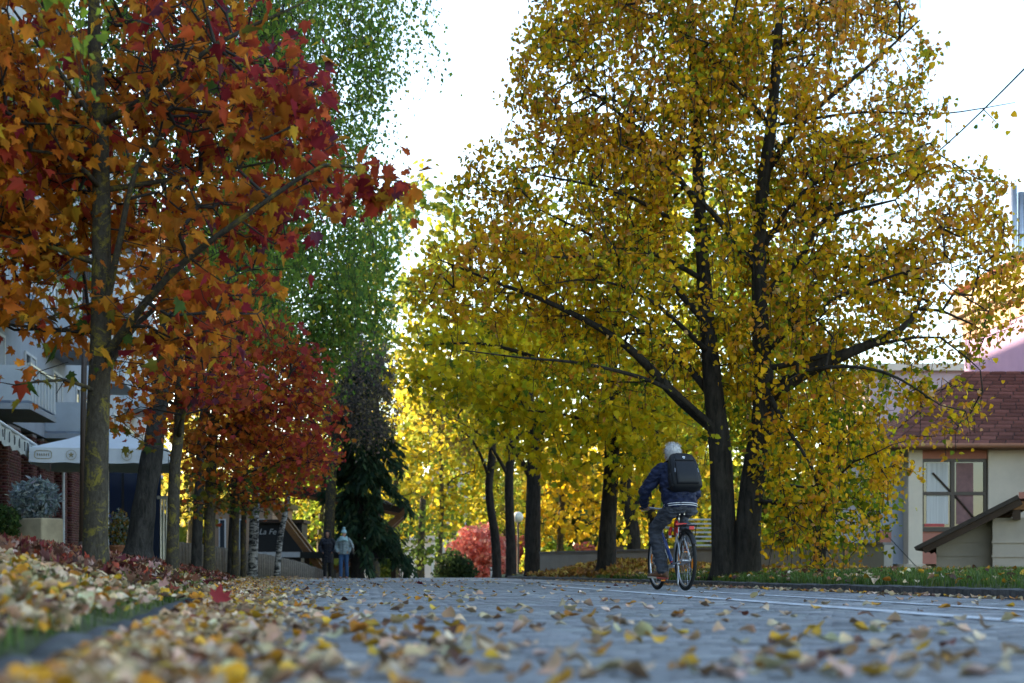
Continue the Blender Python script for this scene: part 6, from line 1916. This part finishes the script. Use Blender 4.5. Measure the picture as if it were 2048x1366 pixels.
ht = MB(); ht.loft([(hB_ + Vector((0, -.005, .030)), (.092, 0, 0), (0, .108, 0)), (hB_ + Vector((0, -.005, .065)), (.095, 0, 0), (0, .110, 0)), (hB_ + Vector((0, -.012, .115)), (.084, 0, 0), (0, .096, 0)), (hB_ + Vector((0, -.018, .155)), (.055, 0, 0), (0, .062, 0)), (hB_ + Vector((0, -.02, .172)), (.02, 0, 0), (0, .022, 0))], 20)
hto = ht.build('hat', knit, pB, sm=True)
pm_ = MB(); pm_.ball(hB_ + Vector((0, -.02, .205)), .045, 14); remesh(pm_, 'bobble', knit, hto, .007, 1, .015, 50)
sc_ = MB()
for i in range(3):
    zz = -.125 - i * .045; w_ = .10 + .022 * i
    pts = [hB_ + Vector((w_ * math.sin(a), .02 + w_ * .9 * math.cos(a), zz + .018 * math.sin(2 * a + i))) for a in np.linspace(0, 2 * math.pi, 25)]
    sc_.tube(pts, .042, 10, cap=False)
remesh(sc_, 'scarf', knit, pB, .010, 2, .010, 20)
bgm = mat('dark_bag', (.02, .018, .018), .5)
hg = thing('handbag', wr + Vector((.30, -.02, .84)), 'dark shoulder bag hanging at the side of the person in the bobble hat', 'bag')
sloft_ = MB().loft([((0, 0, 0), (.05, 0, 0), (0, .10, 0)), ((0, 0, .02), (.065, 0, 0), (0, .13, 0)), ((0, 0, .18), (.055, 0, 0), (0, .12, 0)), ((0, 0, .24), (.03, 0, 0), (0, .10, 0))], 16)
sloft_.build('body', bgm, hg, sm=True)
MB().tube([(0, -.09, .22), (-.06, -.10, .40), (-.13, -.06, .56), (-.14, .05, .57), (-.06, .10, .38), (0, .09, .22)], .010, 6).build('strap', bgm, hg, sm=True)

# two people sitting on a bench beyond the crest
def sitter(u, d, label, hairm, topm):
    x = (u - CX) / F * d; z0 = float(dip(d)) + .085
    root = thing('person', (x, d, z0), label, 'person', rz=math.pi * .5)
    b_ = MB(); hc_ = Vector((0, .02, 1.20))
    head_shape(b_, hc_, Matrix.Identity(4))
    limb(b_, [Vector((0, 0, .5)), Vector((0, -.02, .85)), Vector((0, 0, 1.02)), Vector((0, .01, 1.12))], [.11, .12, .09, .05])
    for q in (-1, 1):
        limb(b_, [Vector((q * .09, 0, .50)), Vector((q * .10, .42, .50)), Vector((q * .10, .44, .08)), Vector((q * .10, .54, .045))], [.085, .06, .045, .04])
        limb(b_, [Vector((q * .17, 0, .98)), Vector((q * .22, .10, .74)), Vector((q * .12, .32, .62))], [.05, .042, .03])
    remesh(b_, 'body', M['skin'], root, .016, 2)
    c_ = MB(); c_.loft([((0, 0, .46), (.17, 0, 0), (0, .13, 0)), ((0, -.01, .75), (.18, 0, 0), (0, .14, 0)), ((0, 0, 1.0), (.17, 0, 0), (0, .11, 0)), ((0, 0, 1.06), (.07, 0, 0), (0, .07, 0))], 16)
    for q in (-1, 1):
        limb(c_, [Vector((q * .16, 0, .98)), Vector((q * .22, .10, .74)), Vector((q * .14, .28, .63))], [.075, .065, .05])
    remesh(c_, 'jacket', topm, root, .016, 2)
    j_ = MB()
    for q in (-1, 1): limb(j_, [Vector((q * .09, 0, .50)), Vector((q * .10, .43, .51)), Vector((q * .10, .44, .12))], [.105, .078, .062])
    remesh(j_, 'trousers', blk, root, .016, 2)
    h_ = MB(); h_.ball(hc_ + Vector((0, -.02, .03)), (.09, .105, .10), 14); h_.ball(hc_ + Vector((0, -.06, -.05)), (.08, .05, .09), 12)
    remesh(h_, 'hair', hairm, root, .014, 1)
sitter(797, 80, 'dark-haired person sitting at the end of the road', mat('brown_hair', (.04, .02, .012), .5), blk)
sitter(817, 80.3, 'fair-haired person sitting beside the dark-haired one', mat('fair_hair', (.45, .30, .14), .5), dark_coat)
bx0 = P(785, 0, 80.4).x
bz = float(dip(80)) + .085
bn = thing('park_bench', (bx0, 80.15, bz - .0), 'plain park bench under the two sitting people', 'bench')
for i in range(4): MB().box((-.1, -.28 + i * .13, .40), (1.35, -.17 + i * .13, .435)).build('seat_slat', M['timber'], bn)
for xx in (.05, 1.15): MB().box((xx, -.26, -.03), (xx + .06, .22, .40)).build('leg', M['palisade'], bn)

# ------------------------------------------------------------------ fallen leaves and grass
def curl(tm, a, b, c, seed):
    r_ = random.Random(seed)
    out = []
    for x, y, z in tm[0]:
        yy = y - .5
        out.append((x, yy, z * .5 + a * x * x * 2 + b * yy * yy * 1.5 + c * x * yy * 2 + r_.uniform(-.04, .06)))
    m_ = min(p[2] for p in out)
    return ([(x, y, z - m_) for x, y, z in out], tm[1])
def fan(tm):      # split the blade along its midrib with a middle vertex so that it can bend
    v = list(tm[0]); n_ = len(v)
    c = (0, .5, 0.0)
    v = v + [c]
    loop = list(range(n_))
    return (v, [(loop[i], loop[(i + 1) % n_], n_) for i in range(n_)])
LF = fan((LINDEN8[0], LINDEN8[1]))
MF_pts = [p for p in MAPLE[0]]
MF = fan((MAPLE[0][:10] + MAPLE[0][10:][::-1], None))
FALL = [curl(LF, .45, .3, .15, 1), curl(LF, -.3, .5, -.2, 2), curl(LF, .6, .1, .3, 3), curl(LF, .15, -.4, .35, 4), curl(LF, .9, .35, -.15, 5)]
FALLM = [curl(MF, .5, .5, .3, 6), curl(MF, -.4, .7, -.4, 7), curl(MF, .8, -.3, .5, 8)]
PALE = [(.56, .37, .225), (.48, .30, .175), (.64, .47, .32), (.36, .21, .125), (.54, .40, .25)]
GOLD = [(.58, .28, .02), (.62, .34, .04), (.50, .19, .02), (.54, .23, .02)]
DARK = [(.12, .05, .03), (.16, .06, .035), (.09, .035, .03), (.20, .08, .04)]
REDF = [(.22, .03, .03), (.28, .05, .03), (.14, .025, .03)]

def lay_leaves(name, x, y, z, size, cols, tms, r, parent=None, tilt=.28, normal=None):
    k = len(x)
    which = r.integers(0, len(tms), k)
    Vs, Ls, Cn, Cc = [], [], [], []; off = 0
    for q, tm in enumerate(tms):
        s = which == q
        m_ = int(s.sum())
        if not m_: continue
        a = r.uniform(0, 2 * np.pi, m_)
        nrm = np.stack([r.normal(0, tilt, m_), r.normal(0, tilt, m_), np.ones(m_)], 1); nrm /= np.linalg.norm(nrm, axis=1, keepdims=True)
        d_ = np.stack([np.cos(a), np.sin(a), np.zeros(m_)], 1); d_ -= nrm * (d_ * nrm).sum(1, keepdims=True); d_ /= np.linalg.norm(d_, axis=1, keepdims=True)
        R = np.stack([np.cross(d_, nrm), d_, nrm], 2)
        V, L, c, cl = leaves_np(tm, np.stack([x[s], y[s], z[s]], 1), size[s], R, cols[s])
        Vs.append(V); Ls.append(L + off); Cn.append(c); Cc.append(cl); off += len(V)
    return obj_np(name, np.concatenate(Vs), np.concatenate(Ls), np.concatenate(Cn), M['litter'], parent, np.concatenate(Cc))

r = np.random.default_rng(77)
# dense litter against the left kerb, on the road side, thinning out
def road_litter():
    X, Y, S = [], [], []
    k = 11000
    y = 1.0 + (r.random(k) ** 1.5) * 46
    s = r.exponential(.20, k) - .12
    s = np.where((s < 0) & ((r.random(k) < .85) | (y < 8)), -s + .02, s) * (1 + .3 * np.clip(6 - y, 0, 5) / 5)
    x = XL(y) + s
    keep = (r.random(k) < np.clip(1.15 - y / 60, .2, 1)) & (np.abs(x / y) < .45) & (x < XR(y))
    return x[keep], y[keep], s[keep]
x, y, s = road_litter()
k = len(x)
cols = palette(k, r, PALE + GOLD + DARK, [4, 3, 3, 2, 3, 1.6, 1.5, 1.2, 1.3, .6, .5, .3, .4], .18)
z = .006 + r.random(k) * .035 * np.exp(-np.abs(s) / .35) + np.where(s < 0, .052, 0) * 1.0
o = lay_leaves('leaf_litter', x, y, z, r.uniform(.038, .075, k), cols, FALL, r, tilt=.30)
tag(o, 'drift of tan and yellow leaves against the worn stone kerb', 'leaves', kind='stuff')
# scattered over the paving
k = 1500
y = 4.0 + r.random(k) ** 1.2 * 42; x = XL(y) + r.random(k) * (XR(y) - XL(y))
ff = (x - XL(y)) / (XR(y) - XL(y))
kp = (r.random(k) < np.clip(.8 - .75 * ff, .12, 1)) & (np.abs(x / y) < .42)
# extra along the right kerb
k2 = 700; y2 = 7 + r.random(k2) * 30; x2 = XR(y2) - np.abs(r.normal(0, .12, k2)) - .03
x = np.concatenate([x[kp], x2]); y = np.concatenate([y[kp], y2]); k = len(x)
cols = palette(k, r, PALE + GOLD + DARK, [4, 3, 4, 2, 3, 1, 1, 1, .8, .5, .4, .3, .3], .15)
o = lay_leaves('leaf_scatter', x, y, np.full(k, .006), r.uniform(.04, .085, k), cols, FALL, r, tilt=.22)
tag(o, 'scattered small dry leaves on the far paving', 'leaves', kind='stuff')
# the leaves on the near paving, one by one
kinds = [('tan', PALE, 'dry tan leaf lying on the grey pavers', 'tan leaves on the near paving'),
         ('gold', GOLD, 'golden yellow leaf lying on the grey pavers', 'golden leaves on the near paving'),
         ('dark', DARK, 'dark brown leaf lying on the grey pavers', 'dark brown leaves on the near paving')]
lm = {}
for kn, pal, _, _ in kinds:
    for q, tm in enumerate(FALL):
        V, L, c, cl = leaves_np(tm, np.zeros((1, 3)), np.ones(1), np.eye(3)[None], palette(1, r, pal, None, .1))
        lm[(kn, q)] = mesh_np('fallen_leaf', V, L, c, M['litter'], cl)
        V, L, c, cl = leaves_np(tm, np.zeros((1, 3)), np.ones(1), np.eye(3)[None], palette(1, r, pal, None, .1))
        lm[(kn, q + 10)] = mesh_np('fallen_leaf', V, L, c, M['litter'], cl)
cnt = 0
while cnt < 240:
    vv = r.uniform(1176, 1360); d_ = .21 * F / (vv - HY)
    if d_ > 16: continue
    uu = r.uniform(380, 2040); xx = (uu - CX) / F * d_
    ff = (xx - float(XL(d_))) / float(XR(d_) - XL(d_))
    if ff < .12 or ff > .98 or r.random() > (1 - .55 * ff): continue
    kn, pal, lab, grp = kinds[r.choice(3, p=[.78, .17, .05])]
    q = int(r.integers(0, 5)) + 10 * int(r.integers(0, 2))
    o = bpy.data.objects.new('fallen_leaf', lm[(kn, q)])
    o.location = (xx, d_, .004)
    up = r.random() < .08
    o.rotation_euler = ((r.uniform(.5, 1.2) if up else r.normal(0, .16)), r.normal(0, .16), r.uniform(0, 6.28))
    if up: o.location.z = .02
    sc = r.uniform(.036, .076); o.scale = (sc, sc, sc)
    link(o); tag(o, lab, 'leaf', grp)
    cnt += 1
# red maple leaves that stand out
def red_leaf(u, v, d_, size, rot, label):
    tm = FALLM[0]
    V, L, c, cl = leaves_np(tm, np.zeros((1, 3)), np.ones(1), np.eye(3)[None], np.array([[.24, .02, .022]]))
    o = bpy.data.objects.new('maple_leaf', mesh_np('maple_leaf', V, L, c, M['litter'], cl))
    p = P(u, v, d_); o.location = p; o.rotation_euler = rot; o.scale = (size,) * 3
    link(o); tag(o, label, 'leaf')
red_leaf(438, 1190, 7.6, .115, (1.15, .2, .4), 'single dark red maple leaf standing on end beside the stone kerb')
red_leaf(838, 1168, 25.5, .14, (.3, .2, 1.0), 'single bright red maple leaf lying far out on the paving')

# bank on the left: leaves over grass
k = 36000
y = 1.2 + (r.random(k) ** 1.6) * 40; sl = r.random(k) ** .9 * (1.2 + y * .16)
x = XL(y) - .18 - sl
kp = (np.abs(x / y) < .42) & (np.abs(x / y) > .1)
den = np.array([mnoise.noise(Vector((a * .9, b * .55, 4.0))) for a, b in zip(x, y)])
kp &= r.random(k) < np.clip(.50 + .25 * np.exp(-sl / .5) + 1.1 * den - .006 * y - .05 * np.clip(sl - 2.5, 0, 9), .05, 1)
x, y, sl = x[kp], y[kp], sl[kp]; k = len(x)
z = zground(x, y) + .012 + r.random(k) * .035
near_t = np.exp(-((x + 3.6) / 1.1) ** 2 - ((y - 10.2) / 1.3) ** 2) + .8 * np.exp(-((x + 4.9) / 1.3) ** 2 - ((y - 21) / 6) ** 2) + .6 * np.exp(-((x + 4.6) / 1.0) ** 2 - ((y - 12) / 2.2) ** 2)
isr = r.random(k) < np.clip(near_t * .95, 0, .85)
c1 = palette(k, r, PALE + GOLD + DARK, [4, 3, 4, 2, 3, 1.6, 1.3, 1, 1.2, .8, .6, .5, .4], .15)
c2 = palette(k, r, DARK + REDF + [(.34, .20, .16), (.28, .15, .11)], [3, 3, 2, 3, 2, 2, 2, 3, 2], .15)
cols = np.where(isr[:, None], c2, c1)
s_ = ~isr
o = lay_leaves('bank_litter', x[s_], y[s_], z[s_], r.uniform(.035, .075, s_.sum()), cols[s_], FALL, r, tilt=.45); tag(o, 'tan and golden leaves strewn over the grassy bank', 'leaves', kind='stuff')
o = lay_leaves('maple_litter', x[isr], y[isr], z[isr] + .01, r.uniform(.06, .11, isr.sum()), cols[isr], FALLM, r, tilt=.5); tag(o, 'dark red maple leaves heaped around the maple trunks', 'leaves', kind='stuff')
# orange leaves on the mound and the right lawn
k = 6500
y = 25 + r.random(k) * 27; x = XR(y) + .1 + r.random(k) * 5.5
kp = r.random(k) < np.clip(1.25 * np.exp(-((y - 38) / 7.5) ** 2) + .06, 0, 1)
x, y = x[kp], y[kp]; k = len(x)
o = lay_leaves('mound_litter', x, y, zground(x, y) + .01 + r.random(k) * .03, r.uniform(.10, .17, k), palette(k, r, [(.42, .22, .03), (.36, .15, .03), (.48, .30, .05), (.26, .11, .03)]), FALLM, r, tilt=.45)
tag(o, 'carpet of orange leaves on the mound behind the right kerb', 'leaves', kind='stuff')
k = 900
y = 9 + r.random(k) * 20; x = XR(y) + .12 + r.random(k) ** 1.5 * 3.5
o = lay_leaves('lawn_litter', x, y, zground(x, y) + .02 + r.random(k) * .04, r.uniform(.05, .09, k), palette(k, r, PALE + GOLD + DARK), FALL, r, tilt=.5)
tag(o, 'leaves caught in the grass strip by the cycle lane', 'leaves', kind='stuff')

def grass(name, x, y, hmin, hmax, pal, label, dens=None, zoff=0):
    k = len(x)
    z = zground(x, y)
    h = r.uniform(hmin, hmax, k); w = r.uniform(.0018, .0035, k) * np.clip(y / 9, .8, 3)
    a = r.uniform(0, 6.283, k); ln = r.uniform(.1, .7, k) * h
    b = r.uniform(0, 6.283, k)
    dx, dy = np.cos(b) * ln, np.sin(b) * ln; wx, wy = np.cos(a) * w, np.sin(a) * w
    V = np.stack([np.stack([x - wx, y - wy, z - .01], 1), np.stack([x + wx, y + wy, z - .01], 1),
                  np.stack([x + wx * .8 + dx * .35, y + wy * .8 + dy * .35, z + h * .6], 1), np.stack([x - wx * .8 + dx * .35, y - wy * .8 + dy * .35, z + h * .6], 1),
                  np.stack([x + dx, y + dy, z + h * np.clip(1 - ln / h * .35, .5, 1)], 1)], 1)
    f = np.array([0, 1, 2, 3, 3, 2, 4])
    L = (f[None] + 5 * np.arange(k)[:, None]).ravel()
    o = obj_np(name, V.reshape(-1, 3), L, np.tile([4, 3], k), M['grass'], None, np.repeat(palette(k, r, pal), 5, 0))
    tag(o, label, 'grass', kind='stuff')
GP = [(.055, .115, .014), (.075, .14, .018), (.10, .155, .022), (.13, .15, .035), (.04, .085, .012)]
k = 52000
y = 9 + r.random(k) ** 1.2 * 24; x = XR(y) + .13 + r.random(k) ** 1.4 * 4.5
kp = (x / y < .40) & ~((y > 30) & (r.random(k) < .6))
grass('lawn_grass', x[kp], y[kp], .035, .10, GP, 'green grass strip between the kerb and the beige wall')
k = 70000
y = 1.5 + r.random(k) ** 1.3 * 36; x = XL(y) - .17 - r.random(k) * (1.5 + y * .16)
den = np.array([mnoise.noise(Vector((a * .7, b * .5, 14.0))) for a, b in zip(x, y)])
kp = (x / y > -.42) & (r.random(k) < np.clip(.75 + 1.1 * den, .12, 1))
grass('bank_grass', x[kp], y[kp], .035, .09, GP, 'short green grass on the bank between the fallen leaves')
bpy.data.scenes.remove(TS)
